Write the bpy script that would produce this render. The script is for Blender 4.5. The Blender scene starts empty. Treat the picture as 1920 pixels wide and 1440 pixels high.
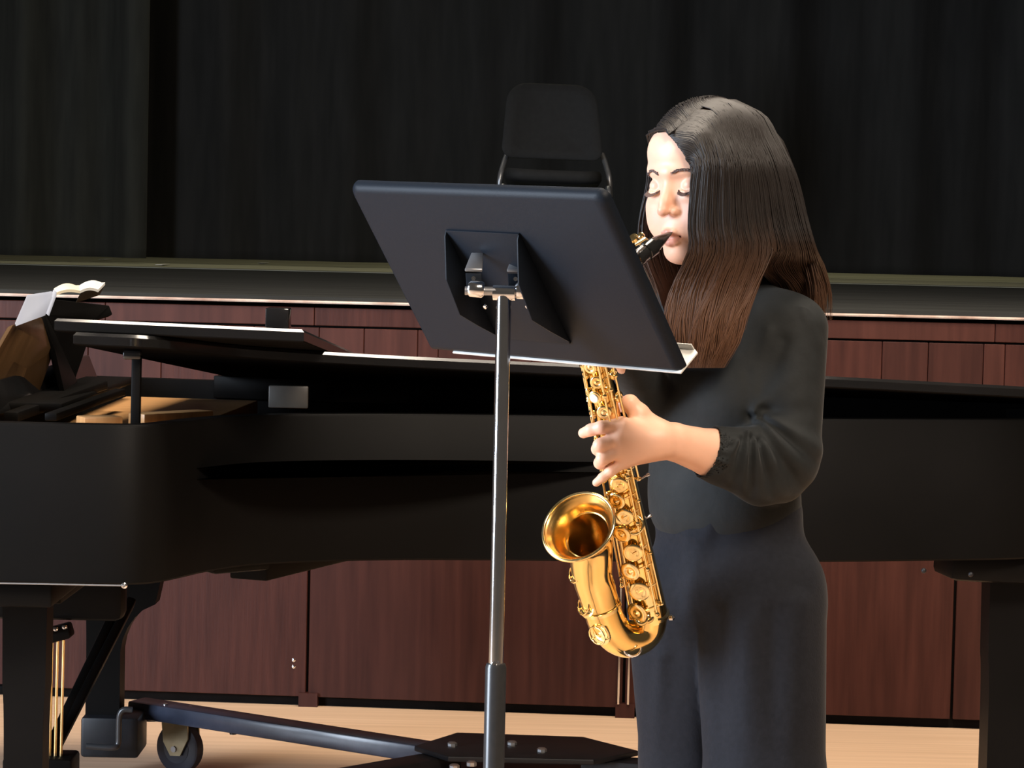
import bpy, bmesh, math, random
import numpy as np
from mathutils import Vector, Matrix, Euler

random.seed(7)
rng = np.random.default_rng(7)
S = bpy.context.scene
COL = S.collection
V = Vector

# ------------------------------------------------------------------ camera, world, lights, exposure
F_PX = 5000.0
CAM = V((0.0, 0.0, 1.38))
PITCH = math.atan(280 / F_PX)
ROLL = 0.022
cam_d = bpy.data.cameras.new('camera')
cam_d.sensor_fit = 'HORIZONTAL'
cam_d.sensor_width = 36.0
cam_d.lens = 36.0 * F_PX / 1920.0
cam_d.clip_start = 0.05
cam_d.clip_end = 100
cam = bpy.data.objects.new('camera', cam_d)
COL.objects.link(cam)
RM = Matrix.Rotation(math.pi / 2 - PITCH, 3, 'X') @ Matrix.Rotation(ROLL, 3, 'Z')
cam.matrix_world = Matrix.Translation(CAM) @ RM.to_4x4()
S.camera = cam

world = bpy.data.worlds.new('hall_ambient')
S.world = world
world.use_nodes = True
bg = world.node_tree.nodes['Background']
bg.inputs[0].default_value = (1.0, 0.86, 0.72, 1)
bg.inputs[1].default_value = 0.07

S.view_settings.view_transform = 'Standard'
S.view_settings.look = 'None'
S.view_settings.gamma = 1
S.view_settings.use_curve_mapping = False
S.view_settings.exposure = 0.0


def area(name, loc, target, sx, sy, power, color, spread=180):
    d = bpy.data.lights.new(name, 'AREA')
    d.shape = 'RECTANGLE'
    d.size, d.size_y = sx, sy
    d.energy = power
    d.color = color
    d.spread = math.radians(spread)
    o = bpy.data.objects.new(name, d)
    COL.objects.link(o)
    o.location = loc
    o.rotation_euler = (V(target) - V(loc)).to_track_quat('-Z', 'Y').to_euler()
    return o


area('assumed_window_light', (-4.6, 2.8, 1.95), (0.3, 4.0, 1.3), 1.7, 3.0, 630, (0.74, 0.85, 1.0))  # assumed window at left, unseen and not modelled; only its cool light
area('assumed_ceiling_light', (0.7, 5.0, 5.6), (0.6, 6.0, 0.0), 3.4, 1.4, 235, (1.0, 0.87, 0.72), 110)  # assumed warm ceiling light, unseen; set to brighten floor and lid edges
area('front_fill_light', (1.6, 0.2, 4.6), (0.4, 4.3, 1.2), 2.0, 1.2, 66, (1.0, 0.84, 0.68), 75)  # unseen warm fill, added to brighten hand, forearm and blouse
area('added_stage_light', (0.5, 14.0, 6.0), (0.3, 14.6, 1.2), 5.0, 1.2, 40, (1.0, 0.95, 0.72), 120)  # unseen light added over the rear of the stage, no lamp modelled


def ray(px, py):
    return RM @ V(((px - 960) / F_PX, -(py - 720) / F_PX, -1.0))


def at(px, py, y):
    d = ray(px, py)
    return CAM + d * (y / d.y)


def at_z(px, py, z):
    d = ray(px, py)
    return CAM + d * ((z - CAM.z) / d.z)


# ------------------------------------------------------------------ materials
MATS = {}


def mat(name, color, rough=0.5, metal=0.0, spec=0.5, noise=None, bump=None, coat=0.0, attr=None, sheen=0.0,
        sss=0.0, wave=None):
    m = bpy.data.materials.new(name)
    m.use_nodes = True
    nt = m.node_tree
    b = nt.nodes['Principled BSDF']
    b.inputs['Base Color'].default_value = (*color, 1)
    b.inputs['Roughness'].default_value = rough
    b.inputs['Metallic'].default_value = metal
    b.inputs['Specular IOR Level'].default_value = spec
    b.inputs['Coat Weight'].default_value = coat
    b.inputs['Coat Roughness'].default_value = 0.05
    if sheen:
        b.inputs['Sheen Weight'].default_value = sheen
        b.inputs['Sheen Roughness'].default_value = 0.4
    if sss:
        b.inputs['Subsurface Weight'].default_value = sss
        b.inputs['Subsurface Radius'].default_value = (0.012, 0.005, 0.003)
        b.inputs['Subsurface Scale'].default_value = 1.0
    tc = nt.nodes.new('ShaderNodeTexCoord')
    if attr:
        a = nt.nodes.new('ShaderNodeVertexColor')
        a.layer_name = attr
        nt.links.new(a.outputs['Color'], b.inputs['Base Color'])
    elif noise:
        scale, c2, det = noise[0], noise[1], noise[2] if len(noise) > 2 else 4
        sc = noise[3] if len(noise) > 3 else (1, 1, 1)
        mp = nt.nodes.new('ShaderNodeMapping')
        mp.inputs['Scale'].default_value = sc
        nt.links.new(tc.outputs['Object'], mp.inputs['Vector'])
        n = nt.nodes.new('ShaderNodeTexNoise')
        n.inputs['Scale'].default_value = scale
        n.inputs['Detail'].default_value = det
        nt.links.new(mp.outputs['Vector'], n.inputs['Vector'])
        r = nt.nodes.new('ShaderNodeValToRGB')
        r.color_ramp.elements[0].position = 0.32
        r.color_ramp.elements[1].position = 0.7
        r.color_ramp.elements[0].color = (*color, 1)
        r.color_ramp.elements[1].color = (*c2, 1)
        nt.links.new(n.outputs['Fac'], r.inputs['Fac'])
        nt.links.new(r.outputs['Color'], b.inputs['Base Color'])
    if bump:
        n2 = nt.nodes.new('ShaderNodeTexNoise')
        n2.inputs['Scale'].default_value = bump[0]
        n2.inputs['Detail'].default_value = 5
        mp2 = nt.nodes.new('ShaderNodeMapping')
        mp2.inputs['Scale'].default_value = bump[2] if len(bump) > 2 else (1, 1, 1)
        nt.links.new(tc.outputs['Object'], mp2.inputs['Vector'])
        nt.links.new(mp2.outputs['Vector'], n2.inputs['Vector'])
        bp = nt.nodes.new('ShaderNodeBump')
        bp.inputs['Strength'].default_value = bump[1]
        bp.inputs['Distance'].default_value = 0.01
        nt.links.new(n2.outputs['Fac'], bp.inputs['Height'])
        nt.links.new(bp.outputs['Normal'], b.inputs['Normal'])
    MATS[name] = m
    return m


M_wood_floor = mat('hall_floor_wood', (0.56, 0.37, 0.235), 0.38, noise=(3, (0.68, 0.47, 0.315), 6, (0.35, 14, 1)), bump=(30, 0.05, (0.3, 8, 1)))
M_mahog = mat('mahogany_veneer', (0.0328, 0.0089, 0.0062), 0.5, spec=0.2, noise=(9, (0.0558, 0.0166, 0.0115), 6, (5, 5, 0.35)), bump=(40, 0.05, (4, 4, 0.3)))
M_mahog2 = mat('mahogany_veneer_light', (0.0385, 0.0112, 0.0077), 0.5, spec=0.2, noise=(7, (0.0636, 0.0200, 0.0139), 6, (5, 5, 0.35)))
M_mahog3 = mat('mahogany_veneer_dark', (0.0289, 0.0081, 0.0058), 0.5, spec=0.2, noise=(8, (0.0481, 0.0147, 0.0104), 6, (5, 5, 0.35)))
M_toe = mat('toe_kick_black', (0.005, 0.004, 0.0035), 0.8, spec=0.05, noise=(20, (0.007, 0.0055, 0.005), 3))
M_nosing = mat('worn_edge_nosing', (0.30, 0.17, 0.12), 0.25, noise=(9, (0.75, 0.62, 0.52), 6, (1, 1, 1)))
M_stage = mat('stage_floor_paint', (0.0180, 0.0180, 0.0162), 0.85, spec=0.2, noise=(2.5, (0.0330, 0.0336, 0.0300), 6, (0.5, 3, 1)))
M_stage2 = mat('stage_rear_boards', (0.3680, 0.3584, 0.2400), 0.5, noise=(2.0, (0.5440, 0.5280, 0.3520), 6, (0.4, 3, 1)))
M_curtain = mat('black_velour', (0.0186, 0.0182, 0.0173), 0.9, spec=0.15, sheen=0.05, noise=(6, (0.0261, 0.0251, 0.0239), 4, (3, 3, 0.4)))
M_curtain2 = mat('black_velour_paler', (0.0304, 0.0304, 0.0260), 0.9, spec=0.15, sheen=0.06, noise=(6, (0.0429, 0.0429, 0.0358), 4, (3, 3, 0.4)))  # slightly paler velour for the left curtain
M_ebony = mat('piano_satin_ebony', (0.0038, 0.0036, 0.0034), 0.45, spec=0.05, noise=(4, (0.0049, 0.0045, 0.0043), 3), bump=(60, 0.01))
M_ebony_gloss = mat('piano_gloss_ebony', (0.006, 0.006, 0.006), 0.12, spec=0.6, noise=(4, (0.009, 0.008, 0.008), 3))
M_plate = mat('piano_gold_plate', (0.55, 0.27, 0.09), 0.35, metal=0.6, noise=(10, (0.7, 0.36, 0.13), 3))
M_spruce = mat('soundboard_spruce', (0.48, 0.24, 0.09), 0.4, noise=(6, (0.62, 0.34, 0.14), 4, (1, 12, 1)))
M_brass = mat('lacquered_brass', (0.86, 0.58, 0.20), 0.12, metal=1.0, noise=(14, (0.94, 0.66, 0.27), 3))
M_brass_in = mat('bell_inside_brass', (0.60, 0.36, 0.10), 0.24, metal=1.0, noise=(14, (0.72, 0.46, 0.16), 3))
M_brass_key = mat('key_brass', (0.90, 0.64, 0.26), 0.17, metal=1.0, noise=(30, (0.97, 0.80, 0.45), 2))
M_rod = mat('pedal_rod_brass', (0.75, 0.52, 0.22), 0.3, metal=1.0, noise=(20, (0.85, 0.66, 0.36), 2))
M_pearl = mat('key_pearl', (0.85, 0.82, 0.76), 0.2, noise=(60, (0.95, 0.93, 0.9), 2))
M_chrome = mat('chrome', (0.72, 0.72, 0.74), 0.13, metal=1.0, noise=(20, (0.8, 0.8, 0.82), 2))
M_steel = mat('grey_steel', (0.30, 0.30, 0.31), 0.35, metal=0.8, noise=(20, (0.36, 0.36, 0.37), 2))
M_ebonite = mat('black_ebonite', (0.008, 0.008, 0.008), 0.14, spec=0.6, noise=(20, (0.012, 0.012, 0.012), 2))
M_stand = mat('stand_black_powder', (0.0046, 0.0073, 0.0120), 0.5, spec=0.15, noise=(260, (0.0056, 0.0087, 0.0143), 3), bump=(700, 0.06))
M_stand_lip = mat('stand_lip_grey', (0.50, 0.49, 0.46), 0.42, noise=(60, (0.58, 0.57, 0.54), 2))
M_stand_tube = mat('stand_outer_tube', (0.0225, 0.0234, 0.0248), 0.3, noise=(100, (0.0270, 0.0270, 0.0288), 2))
M_dolly = mat('dolly_paint', (0.0238, 0.0289, 0.0467), 0.25, noise=(30, (0.0323, 0.0382, 0.0595), 3))
M_dolly_blk = mat('dolly_black', (0.0065, 0.0070, 0.0085), 0.45, spec=0.25, noise=(30, (0.0100, 0.0100, 0.0120), 3))
M_caster = mat('caster_fork_zinc', (0.30, 0.25, 0.15), 0.35, metal=0.7, noise=(20, (0.42, 0.36, 0.24), 3))
M_rubber = mat('rubber', (0.018, 0.018, 0.03), 0.5, noise=(30, (0.025, 0.025, 0.04), 2))
M_paper = mat('paper_bluish_lit', (0.3844, 0.4340, 0.5704), 0.8, noise=(8, (0.4216, 0.4712, 0.5890), 2))  # assumed window's cool light put into the paper colour as a blue tint
M_paper_c = mat('paper_cream', (0.6000, 0.5250, 0.3750), 0.8, noise=(8, (0.6450, 0.5850, 0.4500), 2))
M_paper_w = mat('page_white', (0.6000, 0.6000, 0.5700), 0.8, noise=(8, (0.6450, 0.6450, 0.6150), 2))
M_chair = mat('chair_black_plastic', (0.0117, 0.0113, 0.0108), 0.75, spec=0.3, noise=(50, (0.0144, 0.0140, 0.0131), 3))
M_skin = mat('skin', (0.8, 0.55, 0.45), 0.45, attr='skin_col', sss=0.12, spec=0.4)
M_hair = mat('hair', (0.02, 0.015, 0.012), 0.5, attr='hair_col', spec=0.35)
M_brow = mat('brow_hair', (0.075, 0.042, 0.034), 0.6, noise=(90, (0.095, 0.055, 0.045), 2))
M_blouse = mat('black_blouse', (0.0105, 0.0121, 0.0126), 0.75, spec=0.2, sheen=0.06, noise=(40, (0.0136, 0.0154, 0.0162), 4), bump=(45, 0.12))
M_trouser = mat('charcoal_trousers', (0.0084, 0.0094, 0.0129), 0.85, spec=0.15, sheen=0.05, noise=(120, (0.0114, 0.0125, 0.0171), 4), bump=(300, 0.08))
M_shoe = mat('black_shoe', (0.012, 0.012, 0.012), 0.3, noise=(20, (0.016, 0.016, 0.016), 2))
M_tape = mat('white_tape', (0.75, 0.74, 0.68), 0.6, noise=(20, (0.82, 0.8, 0.75), 2))
M_strap = mat('black_nylon', (0.01, 0.01, 0.01), 0.7, noise=(200, (0.016, 0.016, 0.016), 2))


# ------------------------------------------------------------------ object helpers
def link(name, me, m, parent=None, smooth=False):
    o = bpy.data.objects.new(name, me)
    COL.objects.link(o)
    if m:
        me.materials.append(m)
    if smooth:
        me.polygons.foreach_set('use_smooth', [True] * len(me.polygons))
    if parent is not None:
        o.parent = parent
        o.matrix_parent_inverse = Matrix.Translation(abs_loc(parent)).inverted()
    return o


def abs_loc(o):
    return V(o.location) if o.parent is None else V((0, 0, 0))


def raw(name, verts, faces, m, parent=None, smooth=False):
    me = bpy.data.meshes.new(name)
    me.from_pydata([tuple(v) for v in verts], [], faces)
    me.update()
    return link(name, me, m, parent, smooth)


def sharp(o, ang=40):
    me = o.data
    me.polygons.foreach_set('use_smooth', [True] * len(me.polygons))
    bm = bmesh.new()
    bm.from_mesh(me)
    for e in bm.edges:
        if len(e.link_faces) == 2 and e.calc_face_angle(0) > math.radians(ang):
            e.smooth = False
    bm.to_mesh(me)
    bm.free()
    return o


def bmo(name, bm, m, parent=None, smooth=False, ang=None):
    bmesh.ops.recalc_face_normals(bm, faces=bm.faces)
    me = bpy.data.meshes.new(name)
    bm.to_mesh(me)
    bm.free()
    o = link(name, me, m, parent, smooth)
    if ang:
        sharp(o, ang)
    return o


def tag(o, label, cat, group=None, kind=None):
    o['label'] = label
    o['category'] = cat
    if group:
        o['group'] = group
    if kind:
        o['kind'] = kind
    return o


def root(name, loc, label, cat, group=None):
    o = bpy.data.objects.new(name, None)
    COL.objects.link(o)
    o.location = loc
    return tag(o, label, cat, group)


def frame_box(bm, c, ax, ay, az, sx, sy, sz):
    """box centred at c, half axes along ax, ay, az"""
    c = V(c); ax = V(ax).normalized(); ay = V(ay).normalized(); az = V(az).normalized()
    vs = []
    for i in (-1, 1):
        for j in (-1, 1):
            for k in (-1, 1):
                vs.append(bm.verts.new(c + ax * (i * sx / 2) + ay * (j * sy / 2) + az * (k * sz / 2)))
    fs = []
    for q in ((0, 1, 3, 2), (4, 6, 7, 5), (0, 4, 5, 1), (2, 3, 7, 6), (0, 2, 6, 4), (1, 5, 7, 3)):
        fs.append(bm.faces.new([vs[i] for i in q]))
    return vs


def box(name, c, size, m, parent=None, bevel=0.0, axes=None, seg=2):
    bm = bmesh.new()
    ax = axes or ((1, 0, 0), (0, 1, 0), (0, 0, 1))
    frame_box(bm, c, *ax, *size)
    bmesh.ops.recalc_face_normals(bm, faces=bm.faces)
    if bevel:
        bmesh.ops.bevel(bm, geom=list(bm.edges), offset=bevel, segments=seg, affect='EDGES', profile=0.5)
    return bmo(name, bm, m, parent, ang=40 if bevel else None)


def beam_bm(bm, a, b, w, h, up=(0, 0, 1)):
    a, b = V(a), V(b)
    t = (b - a).normalized()
    s = t.cross(V(up)).normalized()
    u = s.cross(t)
    frame_box(bm, (a + b) / 2, t, s, u, (b - a).length, w, h)


def beam(name, a, b, w, h, m, parent=None, bevel=0.0, up=(0, 0, 1)):
    bm = bmesh.new()
    beam_bm(bm, a, b, w, h, up)
    bmesh.ops.recalc_face_normals(bm, faces=bm.faces)
    if bevel:
        bmesh.ops.bevel(bm, geom=list(bm.edges), offset=bevel, segments=2, affect='EDGES', profile=0.5)
    return bmo(name, bm, m, parent, ang=40 if bevel else None)


def rings_bm(bm, rings, cap0=True, cap1=True, closed=False):
    """rings: list of lists of points (same count)"""
    vr = [[bm.verts.new(p) for p in r] for r in rings]
    n = len(vr[0])
    for a, b in zip(vr[:-1], vr[1:]):
        for i in range(n):
            j = (i + 1) % n
            bm.faces.new((a[i], a[j], b[j], b[i]))
    if cap0:
        bm.faces.new(list(reversed(vr[0])))
    if cap1:
        bm.faces.new(vr[-1])
    return vr


def circ(c, n, r, seg=20, ref=(0.31, 0.2, 0.93), r2=None):
    c = V(c); n = V(n).normalized()
    a = V(ref) - n * V(ref).dot(n)
    a.normalize()
    b = n.cross(a)
    r2 = r if r2 is None else r2
    return [c + a * (r * math.cos(2 * math.pi * i / seg)) + b * (r2 * math.sin(2 * math.pi * i / seg)) for i in range(seg)]


def tube_bm(bm, pts, r, seg=12, ref=(0.31, 0.2, 0.93), caps=True):
    pts = [V(p) for p in pts]
    rs = r if isinstance(r, (list, tuple)) else [r] * len(pts)
    rings = []
    a = None
    for i, p in enumerate(pts):
        t = (pts[min(i + 1, len(pts) - 1)] - pts[max(i - 1, 0)]).normalized()
        if a is None:
            a = V(ref) - t * V(ref).dot(t)
            if a.length < 1e-3:
                a = t.orthogonal()
        else:
            a = a - t * a.dot(t)
        a.normalize()
        b = t.cross(a)
        rings.append([p + (a * math.cos(2 * math.pi * k / seg) + b * math.sin(2 * math.pi * k / seg)) * rs[i] for k in range(seg)])
    rings_bm(bm, rings, caps, caps)


def tube(name, pts, r, m, parent=None, seg=12, ang=50):
    bm = bmesh.new()
    tube_bm(bm, pts, r, seg)
    return bmo(name, bm, m, parent, ang=ang)


def lathe(name, c, n, prof, m, parent=None, seg=24, ang=40):
    """prof: list of (dist along n, radius)"""
    bm = bmesh.new()
    n = V(n).normalized()
    rings_bm(bm, [circ(V(c) + n * d, n, max(r, 1e-4), seg) for d, r in prof])
    return bmo(name, bm, m, parent, ang=ang)


def catmull(pts, n):
    P = [V(p) for p in pts]
    P = [P[0] * 2 - P[1]] + P + [P[-1] * 2 - P[-2]]
    out = []
    segs = len(P) - 3
    for s in range(n + 1):
        u = s / n * segs
        i = min(int(u), segs - 1)
        t = u - i
        a, b, c, d = P[i], P[i + 1], P[i + 2], P[i + 3]
        out.append(0.5 * ((2 * b) + (c - a) * t + (2 * a - 5 * b + 4 * c - d) * t * t + (3 * b - a - 3 * c + d) * t ** 3))
    return out


def prism(name, poly, z0, z1, m, parent=None, bevel=0.0, ang=30):
    """vertical prism from an XY polygon"""
    bm = bmesh.new()
    a = [bm.verts.new((p[0], p[1], z0)) for p in poly]
    b = [bm.verts.new((p[0], p[1], z1)) for p in poly]
    n = len(poly)
    for i in range(n):
        j = (i + 1) % n
        bm.faces.new((a[i], a[j], b[j], b[i]))
    bm.faces.new(list(reversed(a)))
    bm.faces.new(b)
    bmesh.ops.recalc_face_normals(bm, faces=bm.faces)
    if bevel:
        es = [e for e in bm.edges if len(e.link_faces) == 2 and e.calc_face_angle(0) > math.radians(60)]
        bmesh.ops.bevel(bm, geom=es, offset=bevel, segments=2, affect='EDGES', profile=0.5)
    return bmo(name, bm, m, parent, ang=ang)


# ------------------------------------------------------------------ the setting
STAGE_Z = 1.188
fl = at_z(-300, 1296, 0.0)
fr = at_z(2250, 1385.5, 0.0)
d_st = (fr - fl); d_st.z = 0
st_len = d_st.length
ex = d_st.normalized()                 # along the stage front, to the right
ey = V((-ex.y, ex.x, 0))               # into the stage


def stage(s, dep, z):
    return V((fl.x, fl.y, 0)) + ex * s + ey * dep + V((0, 0, z))


def stage_s(px, py, z_guess=0.6):
    """distance along the stage front seen at this picture position"""
    d = ray(px, py)
    # plane through fl with normal ey
    t = (V((fl.x, fl.y, 0)) - CAM).dot(ey) / d.dot(ey)
    p = CAM + d * t
    return (p - V((fl.x, fl.y, 0))).dot(ex), p.z


floor = raw('floor', [(-7, -1, 0), (7, -1, 0), (7, 9.2, 0), (-7, 9.2, 0)], [(0, 1, 2, 3)], M_wood_floor)
floor['kind'] = 'structure'

L0, L1 = -2.5, st_len + 2.5
# stage carcass (dark core behind the panels)
bm = bmesh.new()
frame_box(bm, (stage((L0 + L1) / 2, 0.14, (STAGE_Z - 0.03) / 2)), ex, ey, (0, 0, 1), L1 - L0, 0.2, STAGE_Z - 0.03)
wall = bmo('wall_stage', bm, M_toe)
wall['kind'] = 'structure'
# panels: upper fascia boards and lower tall panels, each its own piece
s577 = stage_s(575, 1200)[0]
s1170 = stage_s(1169, 1300)[0]
s1790 = stage_s(1788, 1250)[0]
z_toe = 0.028
z_rail = stage_s(1740, 641)[1]


def panel(s0, s1, z0, z1, m, gap=0.0025, th=0.02, proud=0.0):
    bm = bmesh.new()
    frame_box(bm, stage((s0 + s1) / 2, 0.03 - proud / 2, (z0 + z1) / 2), ex, ey, (0, 0, 1), s1 - s0 - 2 * gap, th + proud, z1 - z0)
    bmesh.ops.recalc_face_normals(bm, faces=bm.faces)
    bmesh.ops.bevel(bm, geom=list(bm.edges), offset=0.0015, segments=1, affect='EDGES')
    return bmo('panel', bm, m, wall)


seams = [L0, s577 - 2 * (s1170 - s577), s577 - (s1170 - s577), s577, s1170, s1790, s1790 + (s1790 - s1170), L1]
for i, (a, b) in enumerate(zip(seams[:-1], seams[1:])):
    panel(a, b, z_toe, z_rail - 0.21, (M_mahog, M_mahog3)[i % 2], gap=0.004)
# narrow upright boards between the tall panels and the fascia
x = L0
k = 0
ms = (M_mahog, M_mahog2, M_mahog3)
while x < L1:
    w = (0.155, 0.06, 0.17, 0.10, 0.19, 0.13)[k % 6]
    panel(x, min(x + w, L1), z_rail - 0.205, z_rail - 0.003, ms[(k * 2 + k // 3) % 3], gap=0.0008)
    x += w
    k += 1
x = L0
k = 0
while x < L1:
    w = (0.42, 0.55, 0.36, 0.61)[k % 4]
    panel(x, min(x + w, L1), z_rail + 0.003, STAGE_Z - 0.03, ms[(k + k // 2) % 3], gap=0.0008, proud=0.003)
    x += w
    k += 1
# posts that interrupt the toe kick, and the bright metal edges of the open joint
for s in (s577, s1170):
    bm = bmesh.new()
    frame_box(bm, stage(s + 0.005, 0.025, 0.02), ex, ey, (0, 0, 1), 0.055, 0.03, 0.04)
    bmo('joint_block', bm, M_mahog3, wall)
for ds in (-0.0145, 0.0135):
    bm = bmesh.new()
    frame_box(bm, stage(s1170 + ds, 0.012, 0.22), ex, ey, (0, 0, 1), 0.0055, 0.012, 0.36)
    bmo('metal_edge_strip', bm, M_chrome, wall)
sb, zb = stage_s(549, 1246)
for dz in (0.0095, -0.0095):
    lathe('panel_screw', stage(sb, 0.021, zb + dz), -ey, [(0, 0.006), (0.003, 0.0055), (0.0045, 0.002)], M_chrome, wall, seg=10)

# nosing
bm = bmesh.new()
frame_box(bm, stage((L0 + L1) / 2, 0.03, STAGE_Z - 0.014), ex, ey, (0, 0, 1), L1 - L0, 0.05, 0.008)
bmesh.ops.bevel(bm, geom=list(bm.edges), offset=0.003, segments=2, affect='EDGES')
tr = bmo('trim_1', bm, M_nosing)
tr['kind'] = 'structure'
# stage boards: painted front part, paler rear part
y_mid, y_back = 4.75, 10.8
for nm, a, b, m in (('floor_stage_front', 0.02, y_mid, M_stage), ('floor_stage_rear', y_mid, y_back + 0.4, M_stage2)):
    bm = bmesh.new()
    frame_box(bm, stage((L0 + L1) / 2, (a + b) / 2, STAGE_Z - 0.005), ex, ey, (0, 0, 1), L1 - L0 + 16, b - a, 0.012)
    o = bmo(nm, bm, m)
    o['kind'] = 'structure'
bm = bmesh.new()
frame_box(bm, stage((L0 + L1) / 2, y_mid, STAGE_Z + 0.002), ex, ey, (0, 0, 1), L1 - L0 + 6, 0.22, 0.004)
o = bmo('trim_2', bm, mat('stage_seam_strip', (0.17, 0.17, 0.12), 0.5, noise=(5, (0.25, 0.25, 0.19), 4)))
o['kind'] = 'structure'
bm = bmesh.new()
frame_box(bm, stage((L0 + L1) / 2, y_back + 0.7, 3.8), ex, ey, (0, 0, 1), L1 - L0 + 24, 0.1, 7.6)
o = bmo('wall_back', bm, M_toe)
o['kind'] = 'structure'
# tape marks on the stage boards
for i, (px, py, lab) in enumerate(((305, 497, 'white tape mark on stage boards, middle of the three'),
                                   (198, 487, 'white tape mark on stage boards, nearest the left curtain'),
                                   (494, 494, 'white tape mark on stage boards, nearest the music stand'))):
    p = at_z(px, py, STAGE_Z + 0.003)
    o = box('tape_mark', (p.x, p.y, STAGE_Z + 0.006), (0.035, 0.3, 0.003), M_tape, bevel=0.001)
    tag(o, lab, 'tape', 'tape marks on the stage')


# ------------------------------------------------------------------ curtains
def curtain(name, s0, s1, dep, amp, wl, seed, m, label, top=6.5, hem=0.03):
    rs = random.Random(seed)
    n = max(24, int((s1 - s0) / 0.03))
    ph = [rs.uniform(0, 6.28) for _ in range(5)]
    zs = [0, 0.05, 0.4, 1.2, 2.4, 3.6, 4.5, top - STAGE_Z]
    front, back = [], []
    for zi in zs:
        a, b = [], []
        for i in range(n + 1):
            u = i / n * (s1 - s0)
            w = amp * math.sin(u * 6.283 / wl + ph[0] + 0.6 * math.sin(u * 2.1 + ph[1]) + 0.05 * zi)
            w += 0.45 * amp * math.sin(u * 6.283 / (wl * 0.43) + ph[2] + 0.1 * zi) + 0.3 * amp * math.sin(u * 6.283 / (wl * 2.7) + ph[3])
            a.append(stage(s0 + u, dep + w, STAGE_Z + hem + zi * (1 - hem / 6)))
            b.append(stage(s0 + u, dep + w + 0.012, STAGE_Z + hem + zi * (1 - hem / 6)))
        front.append(a); back.append(b)
    bm = bmesh.new()
    rings_bm(bm, [f + list(reversed(bk)) for f, bk in zip(front, back)])
    return tag(bmo(name, bm, m, smooth=True), label, 'curtain', 'black stage curtains')


sc = (L0 + L1) / 2
p278 = at_z(278, 484, STAGE_Z + 0.03)
s278 = (p278 - V((fl.x, fl.y, 0))).dot(ex)
d278 = (p278 - V((fl.x, fl.y, 0))).dot(ey)
curtain('stage_curtain', s278 - 9.0, s278, d278, 0.09, 0.62, 3, M_curtain2, 'slightly paler pleated black stage curtain at the left, its edge hanging free')
curtain('stage_curtain', s278 - 0.6, sc + 11.0, d278 + 0.35, 0.05, 0.75, 5, M_curtain, 'wide near-black stage curtain hanging behind the grey chair and the player')

# ------------------------------------------------------------------ chair on the stage
cd = 11.4
c0 = at(1036, 330, cd)
chair = root('orchestra_chair', (c0.x, cd, STAGE_Z + 0.002), 'black moulded orchestra chair with grey steel frame alone on the stage', 'chair')


def rounded_panel(name, cen, ax, az, an, w_top, w_bot, h, th, rad, m, parent, curve=0.03, nu=14, nv=12):
    """curved panel with rounded corners; ax width, az height, an normal"""
    cen = V(cen); ax = V(ax).normalized(); az = V(az).normalized(); an = V(an).normalized()
    out = []
    for cx, cz, a0 in ((1, 1, 0), (-1, 1, 90), (-1, -1, 180), (1, -1, 270)):
        for k in range(7):
            a = math.radians(a0 + 15 * k)
            w = (w_top if cz > 0 else w_bot) / 2
            r = rad if cz > 0 else rad * 0.45
            out.append((cx * (w - r) + r * math.cos(a), cz * (h / 2 - r) + r * math.sin(a)))
    bm = bmesh.new()
    rings = []
    for off, sc_ in ((-th / 2, 0.955), (-th / 4, 1), (th / 4, 1), (th / 2, 0.955)):
        rings.append([cen + ax * (x * sc_) + az * (z * sc_) + an * (off + curve * (x / (w_bot / 2)) ** 2) for x, z in out])
    vr = rings_bm(bm, rings, False, False)
    for ring, off in ((vr[0], -th / 2), (vr[-1], th / 2)):
        prev = ring
        for sc_ in (0.75, 0.5, 0.25):
            cur = [bm.verts.new(cen + ax * (x * sc_) + az * (z * sc_) + an * (off + curve * (x * sc_ / (w_bot / 2)) ** 2)) for x, z in out]
            for i in range(len(out)):
                j = (i + 1) % len(out)
                bm.faces.new((prev[i], prev[j], cur[j], cur[i]))
            prev = cur
        bm.faces.new(prev)
    return bmo(name, bm, m, parent, ang=50)


bk_t, bk_b = at(1035, 158, cd + 0.28), at(1035, 300, cd + 0.20)
rounded_panel('backrest', (bk_t + bk_b) / 2, (1, 0, -0.02), (bk_t - bk_b), (0, -1, 0.1), 0.40, 0.435, (bk_t - bk_b).length, 0.022, 0.10, M_chair, chair, curve=0.035)
st = at(1037, 331, cd - 0.2)
rounded_panel('seat', (st.x, cd - 0.02, st.z - 0.015), (1, 0, -0.02), (0, -1, 0.06), (0, 0, 1), 0.41, 0.40, 0.42, 0.05, 0.08, M_chair, chair, curve=0.01)
for sx in (-1, 1):
    cx = c0.x + 0.012
    X = lambda v: cx + sx * v
    pts = catmull([(X(0.205), cd + 0.24, bk_b.z + 0.03), (X(0.222), cd + 0.2, bk_b.z - 0.02), (X(0.238), cd + 0.15, st.z - 0.02),
                   (X(0.240), cd + 0.22, st.z - 0.2), (X(0.242), cd + 0.33, STAGE_Z + 0.012)], 14)
    tube('rear_leg', pts, 0.0125, M_steel, chair, seg=10)
    pts = catmull([(X(0.232), cd + 0.16, st.z - 0.05), (X(0.222), cd - 0.1, st.z - 0.055), (X(0.222), cd - 0.2, st.z - 0.075),
                   (X(0.226), cd - 0.23, STAGE_Z + 0.012)], 14)
    tube('front_leg', pts, 0.0125, M_steel, chair, seg=10)
tube('crossbar', [(c0.x - 0.22, cd - 0.1, st.z - 0.06), (c0.x + 0.24, cd - 0.1, st.z - 0.06)], 0.011, M_steel, chair, seg=10)

# ------------------------------------------------------------------ grand piano
piano = root('grand_piano', (0.0, 6.1, 0.0), 'black concert grand piano with lid on the short stick behind the player', 'piano')


def pxx(px, d):
    return (px - 960) * d / F_PX


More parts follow.
